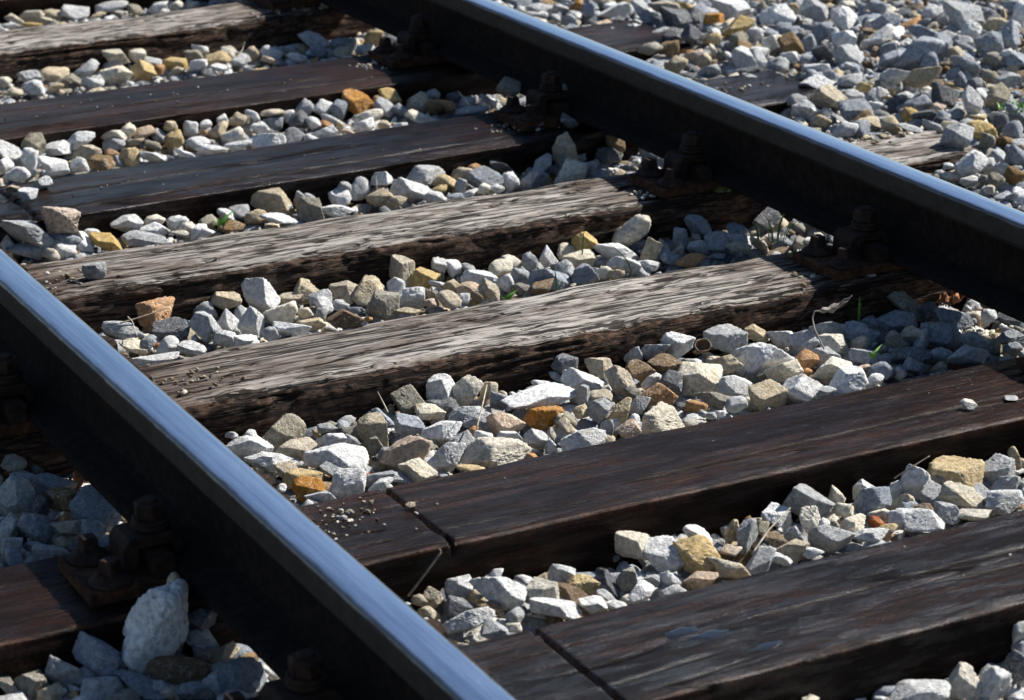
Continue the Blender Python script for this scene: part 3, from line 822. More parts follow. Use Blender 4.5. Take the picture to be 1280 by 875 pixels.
TABLE = """L67 w -859 -399 -17 76 67 126 Q2
L67 n -844 -432 -56 93 56 48 Q
B56 p -325 22 -47 77 66 72
B67 w -424 -441 -48 70 60 51
B56 w -49 124 -52 126 72 35
L56 b -782 22 -40 72 62 55
L67 b -789 -478 -56 65 54 46
B56 c -206 -28 -52 102 59 41
B56 w 337 107 -49 88 69 59
B56 w -417 55 -51 92 53 46
L56 g -866 109 -39 59 51 68
B67 y -149 -463 -49 65 56 49
R b 1584 1356 35 116 92 79
B67 y 318 -401 -49 76 55 47
B67 g 77 -394 -44 71 54 46
L67 b -928 -391 -31 59 47 41
B56 b 664 63 -51 88 57 49
B34 g -491 1181 -21 109 63 47
B7 w -116 -882 -55 81 46 23
B67 g 41 -495 -50 62 52 45
R g 1895 1585 34 102 88 86
B56 c 68 -33 -52 75 52 45 Q3
B67 g 381 -420 -50 66 53 45
L56 b -804 126 -42 65 51 44
L67 g -939 -433 -58 55 44 37
B56 v -444 171 -50 58 50 57
B45 w -233 752 -48 68 58 67
L67 b -899 -389 -55 50 43 44
B56 w -442 -26 -52 68 49 42
B45 c 484 748 -40 79 69 63 Q1
B67 w -491 -483 -52 71 40 30
B7 w -34 -919 -52 43 37 49
B56 c 206 83 -51 73 55 47
B56 w -74 -43 -52 71 48 41
B56 w 323 -18 -51 69 54 46
B67 b 158 -427 -49 52 45 51
B7 d 24 -892 -52 41 35 51
B67 c -129 -503 -52 65 40 34
B67 w -177 -431 -51 57 46 39
B56 w -506 155 -53 70 45 38
B56 w -280 -17 -50 50 43 58
B7 c -59 -900 -52 41 35 47
B67 c 274 -467 -51 62 46 39
L67 b -898 -440 -60 65 37 26
B45 o -419 752 -53 66 57 54 Q
B67 c -205 -401 -50 52 45 43
B67 w -381 -506 -53 67 38 28
B67 w 177 -505 -52 73 42 30
B56 t 88 123 -50 54 46 59
B56 o -80 61 -51 57 49 49 Q
B67 g -58 -441 -49 41 36 57
B56 p -142 61 -52 59 51 45
B67 c -375 -459 -51 50 43 38
B67 w 244 -407 -48 41 35 64
L56 n -810 64 -42 54 46 41
B34 p -433 1185 -8 72 63 56 Q
B56 v -230 202 -51 55 47 50
B45 b 254 636 -58 82 51 43
L67 g -970 -387 -43 43 37 40
B56 c 417 30 -52 68 49 42
B34 t -11 1208 -33 85 55 47
B56 c 343 54 -52 65 49 42
B45 w 433 704 -59 94 54 36
L56 b -871 7 -42 46 40 45
L67 b -944 -399 -58 41 35 40
B45 g -369 658 -55 48 42 68
B56 o 111 44 -52 58 50 43
B56 v 694 210 -50 64 55 48
B56 g 338 213 -50 70 47 40
B56 g 638 -24 -53 69 46 40
B56 w 406 -27 -52 62 48 41
B56 c -132 197 -51 48 41 56
B45 c -232 670 -57 58 50 52
R g 1283 831 13 69 59 63
B67 w 323 -500 -52 62 37 32
B56 w -501 98 -54 69 40 29
B56 w -235 87 -52 54 46 42
B56 b 634 156 -52 69 48 41
L67 v -1007 -387 -54 43 37 34
B34 v 44 1158 -46 78 55 47
B34 b 419 1183 -45 75 61 52
L67 b -841 -484 -60 51 31 27
B34 w 264 1186 -47 84 52 45
B56 t -324 129 -52 48 42 47
B56 w -169 215 -44 50 43 49
B45 t 29 757 -53 51 44 65
B45 v -66 632 -57 56 48 54
R d 1462 1094 24 70 60 67
B56 t 279 114 -53 63 46 39
B56 t 264 -18 -53 61 44 38
B56 g 512 173 -52 65 47 41
R t 1254 1214 11 84 61 53
B56 w 250 213 -43 56 48 47
R g 1499 1479 9 82 70 60
B56 w 50 169 -54 70 40 33
B56 b 727 121 -53 75 43 35
B67 y -310 -462 -53 53 34 29 Q
B34 b 807 1176 -47 92 52 43
B56 n 197 165 -53 60 46 39
B45 g -483 726 -60 80 46 30
B56 g -236 21 -52 45 39 46
B56 g 437 137 -51 50 43 52
R b 1859 1378 46 67 58 79
B34 t 631 1243 -32 56 48 76
B56 c -333 -39 -53 49 42 38
B56 w 328 142 -52 55 48 43
B67 d -478 -442 -52 43 37 34
B34 c 590 1149 -45 69 59 53
R d 1374 2008 3 83 72 65
B67 g -83 -508 -52 52 35 30
B34 g 314 1226 -34 91 53 37
R y 1417 1818 20 86 68 58
B45 w -289 654 -57 52 44 49
B67 g 353 -458 -52 58 35 30
B23 o 429 1779 -29 67 58 65
R w 1318 1350 -2 83 59 50
R t 1470 1184 38 82 58 49
R w 1477 1297 8 83 59 50
R w 1565 1864 24 79 68 65
L56 g -807 -26 -44 46 38 33
B45 d -417 689 -59 65 41 35
R w 1310 2190 -1 98 61 52
R w 1519 1989 20 97 60 52
B56 t -445 130 -55 63 36 28
B56 g 500 44 -54 69 40 30
R b 1546 1379 26 96 55 42
B45 w -241 610 -59 60 44 38
B56 w -133 -13 -52 40 35 48
R b 1782 1349 33 63 54 74
B67 w -323 -421 -52 40 34 35
L67 b -797 -386 -51 40 34 30
B56 y -482 25 -55 59 34 27
B45 n -141 615 -60 69 40 32
R b 1267 1141 -4 80 52 45
B56 c 480 115 -53 56 43 37
B34 g 564 1221 -46 69 54 46
B23 w -346 1741 -32 70 54 47
B67 d -286 -472 -52 38 32 36
B23 t -209 1671 -40 59 51 56
R w 1206 689 7 57 49 54
B67 p -175 -512 -53 51 29 25
B56 t 620 85 -53 51 44 41
B45 t -50 715 -58 54 46 43
B45 y 66 740 -58 55 47 44
B45 b 634 752 -57 58 50 47
B67 w 16 -404 -52 42 36 34
R b 1727 1749 11 74 64 60
B45 w -483 590 -61 86 49 17
B56 b -293 170 -54 49 40 34
B56 w 239 35 -53 51 41 36
B56 b 544 137 -53 54 44 38
B67 g 253 -441 -52 46 37 32
B56 o -490 -15 -55 53 32 27
B45 c 351 704 -59 68 41 35
B56 w 435 192 -54 57 41 35
B67 n -340 -467 -54 53 30 22
B67 w 169 -395 -51 36 31 43
L56 g -915 -27 -44 36 31 37
R w 1297 1600 5 63 54 64
R v 1535 1020 23 62 53 54
B56 t 101 202 -53 49 42 36
B56 n 148 161 -53 49 42 36
B67 g -473 -520 -53 38 33 28
B67 w -264 -518 -53 39 34 29
R d 1313 1825 13 73 63 54
R g 1641 1831 39 75 64 55
L56 t -833 -2 -45 48 30 26
B23 w 156 1623 -42 75 47 40
B56 d 561 22 -55 64 36 28
B34 y -355 1160 -49 72 41 31
B56 p 3 -41 -54 49 37 31
B56 g 438 82 -54 53 40 34
B45 t -291 758 -49 56 42 36
B56 g -391 -20 -56 61 35 20
B56 o 397 79 -53 44 38 41
B45 w 0 651 -58 47 41 44
L56 g -900 26 -43 32 28 41
B56 w -393 126 -54 43 37 34
B56 v -349 88 -54 43 37 34
B45 t -81 739 -59 51 44 40
B45 y 394 756 -47 53 46 43
B67 w -456 -395 -53 37 32 30
B67 w -213 -493 -53 38 32 30
R w 1192 1211 -8 62 53 49
R w 1658 1720 43 69 60 55
R y 1363 848 8 59 51 47
B56 t -486 59 -55 49 32 28
B56 b -266 128 -55 51 34 29
B56 g -163 98 -55 52 34 29
B45 w 149 695 -60 61 40 34
B67 w -333 -514 -53 43 29 24
B67 t -19 -495 -53 46 30 26
R b 1720 1499 39 88 50 40
B67 w -106 -400 -53 42 33 28
L67 t -776 -404 -60 38 30 26
R b 1639 1255 28 69 55 47
B56 g -169 132 -55 55 31 27
B45 t -147 757 -58 45 38 45
B45 t 489 681 -57 44 38 52
B23 w -199 1754 -27 74 43 36
R g 1333 2091 8 59 51 70
R g 1915 1679 26 62 53 63
B56 w -159 12 -55 48 33 28
B56 g 694 24 -54 53 37 32
B34 w -304 1199 -37 60 42 36
B34 t 194 1176 -48 63 44 37
B56 d 46 217 -45 43 38 37
B56 y 31 28 -52 34 29 47
B45 g 618 661 -58 51 43 43
R w 1829 1486 26 52 45 73
B67 w 97 -503 -54 53 31 20
B56 g 211 216 -47 47 40 34
B45 w -354 620 -60 48 40 35
L67 t -994 -410 -60 34 29 25
L67 d -797 -384 -24 36 31 26
B56 v 183 11 -55 53 32 27
L56 g -877 -67 -46 45 27 23
B23 w -291 1643 -43 69 41 35
B56 c -218 160 -55 47 34 29
B56 b 544 -16 -54 49 36 31
B56 b 750 7 -54 51 37 32
B56 g 9 47 -53 37 31 40
B56 v 573 81 -53 39 34 43
B67 v -255 -472 -52 31 27 34
B56 d 159 86 -53 40 35 37
L56 d -848 70 -44 30 26 40
R t 1937 1522 24 61 52 56
R g 1653 1122 14 56 48 52
B56 g 12 112 -52 32 27 49
B45 b 319 627 -59 49 42 38
R c 1417 1667 14 64 55 49
B34 c -477 1191 -43 59 37 32
B23 w -248 1751 -43 67 42 36
B34 g -291 1146 -50 85 49 17
B45 d 783 750 -59 56 43 37
B67 n -25 -464 -53 39 30 26
B67 g 230 -492 -53 40 31 27
B67 c 49 -438 -51 26 22 46
R b 1716 1643 38 69 53 46
B34 w 89 1142 -50 75 43 24
B45 w -318 692 -59 37 32 45
B45 w 312 741 -58 40 35 48
B67 t 195 -441 -52 33 29 34
B23 v -293 1749 -22 49 43 50
R o 1435 1939 3 54 46 65
R v 1362 1717 9 56 48 56
R n 1433 1617 17 55 48 56
R b 1768 1234 23 54 46 54
R w 1460 1007 26 47 40 56
B56 g -485 -39 -56 48 27 22
B45 w 408 641 -60 56 37 32
B67 c 98 -467 -54 42 28 24
L67 v -1032 -380 -55 24 21 35
B34 c -409 1194 -35 47 41 40
B34 w 212 1226 -30 60 41 35
B34 d 495 1239 -47 69 40 31
B12 y 165 2362 -56 60 52 50
B12 c 99 2355 -57 72 48 41
B12 g 638 2464 -58 84 48 38
R w 1639 1563 30 60 51 50
L56 v -830 219 -37 39 32 28
B34 b 511 1155 -48 55 45 38
B12 w -85 2412 -57 63 52 45
R w 1577 1606 19 64 53 45
B12 c 136 2465 -44 77 45 38
R t 1255 1074 -13 68 39 33
B45 t -204 616 -61 49 34 29
B67 t -65 -418 -51 23 20 46
B67 v 293 -404 -53 41 29 25
B56 g 69 36 -54 34 29 37
B56 d 719 171 -53 38 32 42
B45 t 129 623 -59 39 33 43
R b 1690 1405 39 51 44 56
B67 t -497 -405 -52 26 22 34
B67 g 10 -453 -53 32 28 30
R d 1477 1555 14 55 47 50
F v 668 1538 30 51 44 38
B56 t 399 217 -52 42 37 32
B45 g -138 723 -60 44 38 33
B67 g 311 -472 -53 36 31 27
B45 w -416 602 -61 50 30 26
B45 t -180 760 -61 53 32 27
B34 w -258 1177 -50 57 34 29
B23 w 286 1633 -44 65 39 33
B12 v -15 2353 -58 71 42 36
B67 c 260 -510 -55 54 31 14
B56 g -430 28 -56 49 28 19
B56 g -367 -31 -56 49 28 19
B45 c -497 651 -61 45 33 29
B45 w -331 601 -62 56 32 22
B67 g -234 -488 -54 35 26 23
B23 w -89 1634 -43 56 42 36
B23 c 517 1646 -44 74 42 29
B01 w 222 2981 -47 70 52 45
R t 1363 2046 31 84 48 32
R w 1382 1448 9 62 46 39
B56 g 172 220 -51 36 31 36
B23 y -135 1638 -42 45 39 45
T g -491 833 13 38 29 31
B56 v -55 40 -55 36 31 30
B45 c 208 724 -60 43 37 35
B67 c 124 -389 -52 26 23 38
B34 w -436 1158 -49 44 37 36
B34 w -31 1141 -50 71 41 20
B34 y 348 1210 -48 48 41 39
B23 g 640 1660 -45 82 47 23
R b 1430 831 11 49 42 40
B45 g 665 675 -61 54 34 29
B23 o 594 1705 -44 64 40 35
R p 1254 1749 -16 68 43 37
R g 1383 1322 8 64 41 35
B56 d -193 193 -56 50 29 21
B56 b 482 -9 -55 41 33 28
B45 t 52 620 -60 44 35 30
B45 g 577 660 -60 47 38 32
B67 c 116 -427 -53 35 28 24
B67 c 151 -452 -54 35 28 24
B34 g -81 1210 -48 49 39 33
B23 t 564 1763 -43 57 45 39
R o 1792 1654 21 61 49 42
B56 w -6 175 -56 56 32 17
B56 g -99 161 -54 32 27 35
B67 w -50 -496 -55 41 23 18
B34 g 175 1225 -40 40 35 44
B23 w -368 1637 -44 55 37 31
B23 c 425 1716 -44 67 38 30
B12 g 56 2433 -58 64 43 37
R b 1475 2053 2 51 44 56
R g 1249 696 -9 40 35 44
B45 g 212 661 -59 33 29 45
B45 g 297 650 -59 34 29 45
B45 b 577 720 -58 35 30 47
L56 v -853 -53 -45 30 25 27
B34 w -394 1173 -49 41 35 37
R y 1338 1796 -3 44 38 59
R b 1563 1680 24 53 45 47
R v 1723 1265 25 50 43 45
R n 1226 583 7 43 37 39
F d 677 1305 15 46 40 34
B45 w -446 632 -61 39 33 29
B45 g -327 761 -60 41 35 30
B45 o 529 616 -62 62 36 20
B23 w 36 1627 -45 71 41 23
B23 g 481 1753 -43 53 45 38
B01 w 321 2996 -48 89 51 29
R y 1464 2090 12 85 49 27
R t 1277 1033 -6 50 43 37
R w 1754 1258 24 39 33 62
R c 1184 704 -18 67 38 22
B45 t 638 629 -61 54 31 26
B12 t -22 2428 -59 68 39 32
B12 y 361 2393 -59 70 40 33
B56 g 205 -21 -55 39 28 24
B34 w -204 1203 -49 48 35 30
B34 w 127 1218 -49 50 36 31
B34 d 729 1236 -49 53 38 32
B34 n 752 1254 -33 53 39 33
B23 n -197 1630 -44 52 37 32
B23 c 114 1702 -44 54 39 33
B12 y 257 2398 -58 61 44 37
R w 1189 1071 -14 54 38 33
R w 2046 1570 34 37 32 73
B23 w 90 1633 -45 68 39 23
B56 t -99 194 -54 29 25 36
B56 t -61 30 -55 31 27 31
B45 w -1 713 -59 33 28 40
B45 b 508 664 -59 34 30 42
B67 t -513 -402 -54 26 22 26
B67 w 159 -481 -53 28 24 28
B23 y -8 1723 -43 43 37 43
B23 d 276 1737 -42 44 38 44
B23 b 382 1766 -42 41 35 50
R b 1582 1304 29 42 36 51
B56 w -302 -17 -55 32 28 26
B56 g 620 66 -53 28 24 42
B45 t 686 629 -60 41 35 33
B67 w 215 -394 -53 31 27 25
B7 g 64 -847 -38 21 18 32
B34 t -63 1170 -49 42 36 34
B23 w -317 1710 -42 35 30 52
R t 1158 1665 -4 51 44 41
R b 1778 1765 40 54 46 43
R d 1434 883 7 35 30 53
B56 w -397 -47 -56 39 23 20
B56 b 607 181 -56 46 27 24
B67 n 204 -470 -54 38 23 19
B23 y 511 1792 -29 61 37 31
B12 v 321 2450 -59 66 39 34
R v 1174 1802 1 64 38 33
B56 b 607 8 -55 39 30 26
B45 n 224 604 -62 54 31 20
L56 b -829 196 -47 44 25 16
L56 b -922 -58 -46 31 24 21
L67 b -888 -465 -62 36 21 14
B23 c -121 1759 -30 50 39 33
B23 g -127 1746 -44 50 38 33
B23 b 516 1717 -45 67 39 25
B23 d 218 1634 -44 50 39 33
B12 w -99 2331 -58 55 42 36
R g 1202 1599 -10 54 42 36
R g 1339 1532 5 54 42 36
R d 1349 1023 4 50 39 33
B45 w 176 651 -60 33 28 36
B67 v -22 -425 -53 26 22 28
L67 t -824 -380 29 23 21 27
B23 w 349 1784 -36 41 35 45
R b 1313 688 13 37 32 41
B56 t 521 100 -54 28 24 38
B45 w 132 762 -58 37 32 33
B67 g -431 -495 -54 26 22 23
B34 c -470 1144 -50 46 30 25
B34 w -526 1193 -40 31 27 42
B34 w 465 1164 -49 41 35 36
B23 n 577 1702 -43 45 39 40
B12 b 685 2398 -59 63 40 34
R v 1341 807 -1 35 30 47
R b 1500 916 21 54 34 29
B67 w -3 -509 -55 39 22 16
B34 c -249 1206 -37 54 31 22
R b 1386 1094 11 62 35 25
B45 w -145 695 -61 38 32 27
B45 b 700 722 -60 42 35 30
B67 t -519 -436 -54 28 23 20
B34 v -155 1177 -49 42 35 30
B23 w 383 1646 -44 48 39 34
B12 y 784 2436 -58 55 46 39
R d 1277 1871 9 53 44 37
R g 1315 1218 4 48 40 34
B67 n -446 -458 -55 35 20 15
B67 p -93 -457 -55 32 22 19
B67 g -302 -496 -55 31 21 18
L56 b -885 -39 -47 36 21 16
L67 n -760 -429 -62 33 19 15
B34 w 289 1136 -50 47 32 27
B23 p -54 1764 -31 50 35 30
B12 w 297 2356 -59 57 39 33
R n 1221 1798 -3 56 38 33
R b 1378 1388 5 53 36 31
B45 g -282 605 -61 31 27 31
B45 g 269 731 -60 31 27 38
B67 y 127 -497 -54 26 22 25
B23 w 45 1770 -41 36 31 45
B23 g 309 1784 -30 37 32 46
R b 1502 1643 12 44 38 43
B56 d -178 175 -56 31 27 24
B45 c 361 761 -61 38 32 29
B34 w -110 1199 -49 39 33 30
B23 w -372 1702 -44 41 36 32
B23 t 102 1758 -44 44 37 34
R b 2072 1721 10 51 44 39
R g 1276 692 -11 41 35 31
B56 t 46 105 -56 40 23 19
B45 w 445 625 -62 46 27 22
B34 w -4 1195 -51 49 28 23
B23 c 234 1780 -30 55 32 26
R t 1349 949 1 53 30 25
B56 w -190 41 -56 33 24 21
B56 g -15 -13 -54 21 18 39
B56 o 150 3 -56 34 25 21
B45 c 241 750 -61 40 30 25
B34 t 397 1237 -43 45 33 28
B12 b 612 2380 -59 54 40 34
B56 w -486 198 -55 25 22 28
B56 w 143 120 -55 27 23 30
B45 g -285 712 -61 29 25 32
B23 n 484 1791 -42 38 32 42
B45 b -469 655 -61 31 27 27
B45 t 90 684 -61 33 28 29
B67 b 194 -457 -54 26 22 23
B34 g 646 1168 -49 38 33 33
R b 1569 1178 17 34 29 47
R b 1571 1440 33 43 37 37
B56 w -393 -47 -57 34 20 17
B56 v 98 93 -56 37 22 19
B45 p 110 664 -62 42 25 21
B67 w -48 -507 -55 32 19 16
B34 t 210 1146 -51 46 28 24
B23 w 30 1685 -45 50 30 26
B12 w 34 2328 -60 55 33 28
B01 c 113 2991 -49 61 36 31
B56 g 503 -23 -56 33 26 22
B34 n -121 1147 -51 51 29 18
B23 w -23 1622 -46 56 32 20
B23 w 183 1726 -44 44 35 30
B23 g 711 1703 -44 46 36 31
B12 w 499 2394 -59 50 39 34
R g 1323 958 1 43 34 29
T w -400 1373 10 39 30 22
B56 g -362 114 -57 33 21 18
B56 b 731 -24 -56 36 23 20
B67 c -319 -510 -55 28 18 16
R g 1211 1279 -3 48 31 26
R t 1184 1148 -14 47 30 26
R y 1449 979 -2 47 30 26
B56 w -518 -72 -56 21 18 27
B56 t -16 60 -56 26 22 25
B56 w 794 115 -55 29 25 28
B45 g -172 643 -61 26 22 32
B45 t -28 607 -63 53 30 12
B45 b 502 635 -61 31 27 30
B67 w -397 -380 -53 22 19 22
B23 g 348 1728 -46 55 32 21
B12 g 129 2463 -60 61 35 24
R g 1201 2371 -19 65 37 25
R w 1417 1738 19 36 31 45
R t 1230 1662 -4 35 30 44
R b 1376 1245 -6 37 32 36
R t 1652 1930 16 42 36 41
R d 1555 1118 23 37 32 36
R v 1179 579 6 33 28 32
B45 c 356 629 -61 34 29 25
B34 w -188 1143 -50 35 30 26
B34 c -198 1170 -50 35 30 26
B23 w -243 1632 -45 38 33 28
B23 g -21 1765 -42 40 34 30
B23 t 152 1775 -31 40 35 30
B23 w 297 1717 -44 40 35 30
B12 t 457 2415 -59 45 39 34
R b 1247 2200 5 34 29 54
R w 1883 1689 38 46 39 34
R t 1702 1362 24 43 37 32
R v 1647 1180 20 42 36 31
F d 747 1422 45 40 34 24
T w -445 1322 10 35 27 22
B56 g -374 182 -57 31 21 18
B45 t 41 658 -62 36 25 21
B45 t 372 613 -62 37 26 22
B67 t 435 -386 -53 17 15 35
B34 w -178 1144 -51 45 26 19
B23 t -85 1745 -45 43 30 26
B12 c 195 2473 -49 49 34 29
B12 g 408 2371 -60 57 33 24
B12 v 551 2386 -60 58 33 25
B12 t 656 2331 -60 58 33 25
B12 w 710 2326 -59 50 35 30
R b 2133 1698 25 51 35 30
R w 1186 667 -20 40 28 24
B56 v 707 -7 -55 25 22 28
B34 g 47 1223 -41 30 26 33
B23 c -90 1766 -24 32 28 36
R o 1261 2286 -8 39 33 43
B23 g 618 1798 -41 38 33 32
B12 d 924 2359 -59 43 37 36
R g 1177 2175 -7 42 36 35
R g 1179 530 -15 33 28 27
F n 728 1371 25 36 31 25
B34 w -372 1202 -42 41 24 19
B01 t 63 2975 -50 56 32 26
B01 w 430 2950 -50 58 33 27
B45 c -185 684 -62 32 24 21
B45 g 76 706 -62 33 25 22
B45 v 186 614 -62 33 25 21
B45 g 159 756 -62 34 26 22
L56 b -797 -66 -47 25 19 16
R p 1427 1076 2 40 30 26
B7 w -15 -944 -58 30 17 9
B34 c -218 1152 -52 48 27 14
T g 1265 955 7 53 40 11
B56 w -118 -33 -56 20 17 25
B56 w 33 -9 -56 21 18 26
B56 w 454 -29 -57 32 19 17
B34 g 142 1228 -36 30 26 29
B34 g 365 1177 -49 27 23 34
B34 y 315 1172 -51 40 24 21
B01 t 165 2993 -50 53 31 27
F d 613 1316 12 32 27 25
B56 o -186 69 -57 26 21 18
B56 g 357 -33 -57 37 21 12
B45 w 108 765 -49 31 26 22
B67 c -445 -518 -55 21 18 15
B67 t -8 -397 -55 23 20 17
B67 r 131 -472 -55 23 20 17
B34 g 67 1223 -45 33 28 24
B23 v 171 1777 -34 37 31 26
B23 g 667 1723 -45 38 32 27
B12 w 226 2453 -61 57 33 19
R n 1370 790 5 35 29 25
B56 y -258 -49 -58 42 24 7
B45 w -118 689 -63 32 21 18
B67 v 79 -483 -55 26 17 14
B01 v 366 2951 -50 49 32 27
B01 c 479 2945 -50 49 32 27
R v 1215 646 -15 37 24 20
B67 w -303 -521 -56 28 16 10
B12 t -148 2327 -61 51 29 19
R g 1576 1654 23 32 28 35
B56 g 251 97 -56 24 21 20
L56 d -804 202 -47 22 19 18
B34 c 396 1144 -51 30 26 25
B23 t 5 1770 -27 32 28 27
B23 d 663 1779 -45 34 30 28
B12 c -144 2413 -60 35 30 29
B12 c 412 2453 -60 37 32 30
R b 1817 1633 29 37 32 30
R b 1328 1020 -11 32 28 26
T c 409 -310 7 23 17 15
B56 t -35 -51 -57 25 18 16
B34 b 328 1132 -52 40 23 16
B34 w 360 1134 -52 40 23 16
B23 v -54 1717 -47 43 24 17
B23 w 188 1780 -30 37 27 23
B12 w 535 2337 -61 49 28 20
R y 1365 1248 15 37 27 23
B45 n 103 615 -62 24 20 22
B67 w 66 -447 -55 16 14 21
R w 1286 1643 0 31 27 29
B56 g 27 208 -57 30 17 14
B45 b 584 614 -63 34 20 16
B23 w 246 1621 -47 40 23 18
B23 p 336 1616 -47 40 23 18
B12 t 232 2336 -61 44 25 20
B12 w 356 2489 -52 46 26 21
B45 p 21 624 -63 27 21 18
R w 1233 1195 -14 33 26 22
T t -456 1372 7 29 22 16
B12 w 343 2335 -62 53 30 14
B01 w 42 2928 -52 56 32 15
B56 p 465 19 -57 27 16 14
B34 w 424 1143 -52 34 20 17
B12 t -53 2326 -61 39 23 20
B45 w 80 618 -62 21 18 23
B23 w 274 1785 -42 26 22 29
B7 c -239 -846 -49 24 14 7
B23 d -55 1767 -44 29 25 22
B23 o -152 1690 -46 28 24 22
B12 p 471 2339 -62 49 28 15
B01 y 88 2914 -52 52 30 16
R c 1293 1723 0 24 21 37
B56 w -507 225 -58 23 15 13
B34 o 429 1244 -35 31 21 18
B23 w 81 1776 -32 33 22 19
R g 1233 2309 -10 39 26 22
L67 w -1023 -393 -63 22 13 8
B56 v -96 7 -57 15 13 20
B67 t 74 -456 -55 14 12 18
B23 w 121 1778 -30 26 22 24
B12 o 205 2362 -60 28 24 26
B56 t -519 91 -58 20 15 13
B45 c 539 665 -62 16 13 29
B34 g 668 1243 -52 28 21 18
B23 o 324 1713 -47 37 21 14
B23 t 432 1652 -47 29 22 19
B23 o 66 1758 -47 29 22 19
B01 t 136 2949 -52 43 25 17
B23 g -333 1636 -46 21 18 23
B23 b -159 1634 -46 21 18 23
B23 w 457 1628 -47 33 19 15
R n 1549 1460 25 23 20 26
B56 g 146 -25 -58 18 16 13
B56 w 167 -36 -58 18 16 13
B56 o 379 45 -57 19 16 14
B23 t 334 1659 -45 18 16 30
B01 c 514 2934 -51 31 27 23
R g 1168 2221 -10 30 25 22
R w 1177 718 -3 24 20 17
B56 w -520 11 -58 15 12 13
B56 g 149 -41 -58 16 13 14
B01 t 265 2939 -52 44 25 11
R c 1140 551 1 20 17 17
T p -452 -250 4 14 10 10
B56 o -159 -50 -58 17 12 10
T g 486 -312 3 23 17 5
B45 o -105 605 -64 15 12 12"""
rows = []
for ln in TABLE.strip().split('\n'):
    a = ln.split()
    rows.append((a[0], a[1], *[int(t) / 1000.0 for t in a[2:8]], a[8] if len(a) > 8 else '-'))
SPECIAL = ('T', 'F')
heroes = [r for r in rows if r[0] in SPECIAL]
rest = [r for r in rows if r[0] not in SPECIAL]
NH = 298 - len([r for r in heroes if r[0] == 'F'])
heroes += rest[:NH]
rest = rest[NH:]
YAW = math.atan2(CAM_R[1], CAM_R[0])

BAY = {
    'B56': 'in front of the lower silvery sleeper', 'B45': 'between the two silvery sleepers', 'B67': 'between the two nearest dark sleepers',
    'B7': 'in the lower right corner', 'L56': 'at the left edge, outside the near rail', 'L67': 'in the lower left corner',
    'B34': 'behind the upper silvery sleeper', 'B23': 'behind the bluish black sleeper', 'B12': 'below the topmost grey sleeper',
    'B01': 'above the topmost grey sleeper', 'R': 'beyond the far rail', 'T': '', 'F': ''}


def stone_xform(r, rg):
    reg, c, x, y, z, w, d, h = r[:8]
    yaw = YAW + rg.normal() * 0.22
    return Matrix.Translation((x, y, z)) @ Matrix.Rotation(yaw, 4, 'Z') @ Matrix.Rotation(float(np.clip(rg.normal() * 0.20, -0.35, 0.35)) * (0.4 if r[8] != '-' else 1), 4, 'Y') @ Matrix.Rotation(rg.normal() * 0.12, 4, 'X') @ Matrix.Diagonal((w, d, h, 1))


# half-turns that keep the unit box a unit box
TURN = [Matrix.Identity(4), Matrix.Rotation(math.pi, 4, 'X'), Matrix.Rotation(math.pi, 4, 'Y'), Matrix.Rotation(math.pi, 4, 'Z')]

recs = []
rg = np.random.default_rng(77)
for r in heroes:
    recs.append([r, int(rg.integers(NP)) if r[8] == '-' else FORMS[r[8][0]][int(r[8][1:]) if r[8][1:] else int(rg.integers(4))], int(rg.integers(4)), stone_xform(r, rg)])

# label: size + colour + place, then only as much position as is needed
pix = project(np.array([[r[2], r[3], r[4]] for r in heroes]))


def size_word(r):
    s = (r[5] * r[7]) ** 0.5
    return 'big' if s > 0.062 else 'small' if s < 0.036 else ''


def base_label(r, lvl, uv):
    reg, c = r[0], r[1]
    form = 'flat ' if r[7] < 0.52 * r[5] else 'upright ' if r[7] > 1.12 * r[5] else ''
    sz = size_word(r)
    t = ((sz + ' ') if sz else '') + (form if lvl >= 1 else '') + STONE[c][0] + ' stone ' + BAY[reg]
    return t


zones = {}
labels = [None] * len(heroes)
for i, r in enumerate(heroes):
    if r[0] in SPECIAL:
        continue
    zones.setdefault(base_label(r, 1, pix[i]), []).append(i)
ORD = ['leftmost', 'second from left', 'third from left', 'fourth from left', 'fifth from left', 'sixth from left', 'seventh from left', 'eighth from left',
       'ninth from left', 'tenth from left', 'eleventh from left', 'twelfth from left', 'thirteenth from left', 'fourteenth from left']
for key, lst in zones.items():
    lst.sort(key=lambda i: pix[i][0])
    k = len(lst)
    for j, i in enumerate(lst):
        if k == 1: labels[i] = key
        elif k == 2: labels[i] = key + (', the left one' if j == 0 else ', the right one') + ' of two'
        elif k == 3: labels[i] = key + ', ' + ('leftmost', 'middle one', 'rightmost')[j] + ' of three'
        else:
            labels[i] = key + ', ' + (ORD[j] if j < k / 2 else 'rightmost' if j == k - 1 else ORD[k - 1 - j].replace('left', 'right')) + ' of these'
labels = [l.replace(' of these', '').replace(' of three', '').replace(' of two', '').replace(', the left one', ', left one').replace(', the right one', ', right one') if l and len(l.split()) > 16 else l for l in labels]
SP_LABEL = {
    'F': ['olive-grey stone beside the far rail bolt of the bluish black sleeper', 'brown stone leaning on the far rail foot above the bluish black sleeper',
          'dark stone at the far rail foot on the bluish black sleeper', 'small dark stone under the far rail bolt of the bluish black sleeper',
          'dark stone highest beside the far rail web'],
    'T': []}
fi = 0
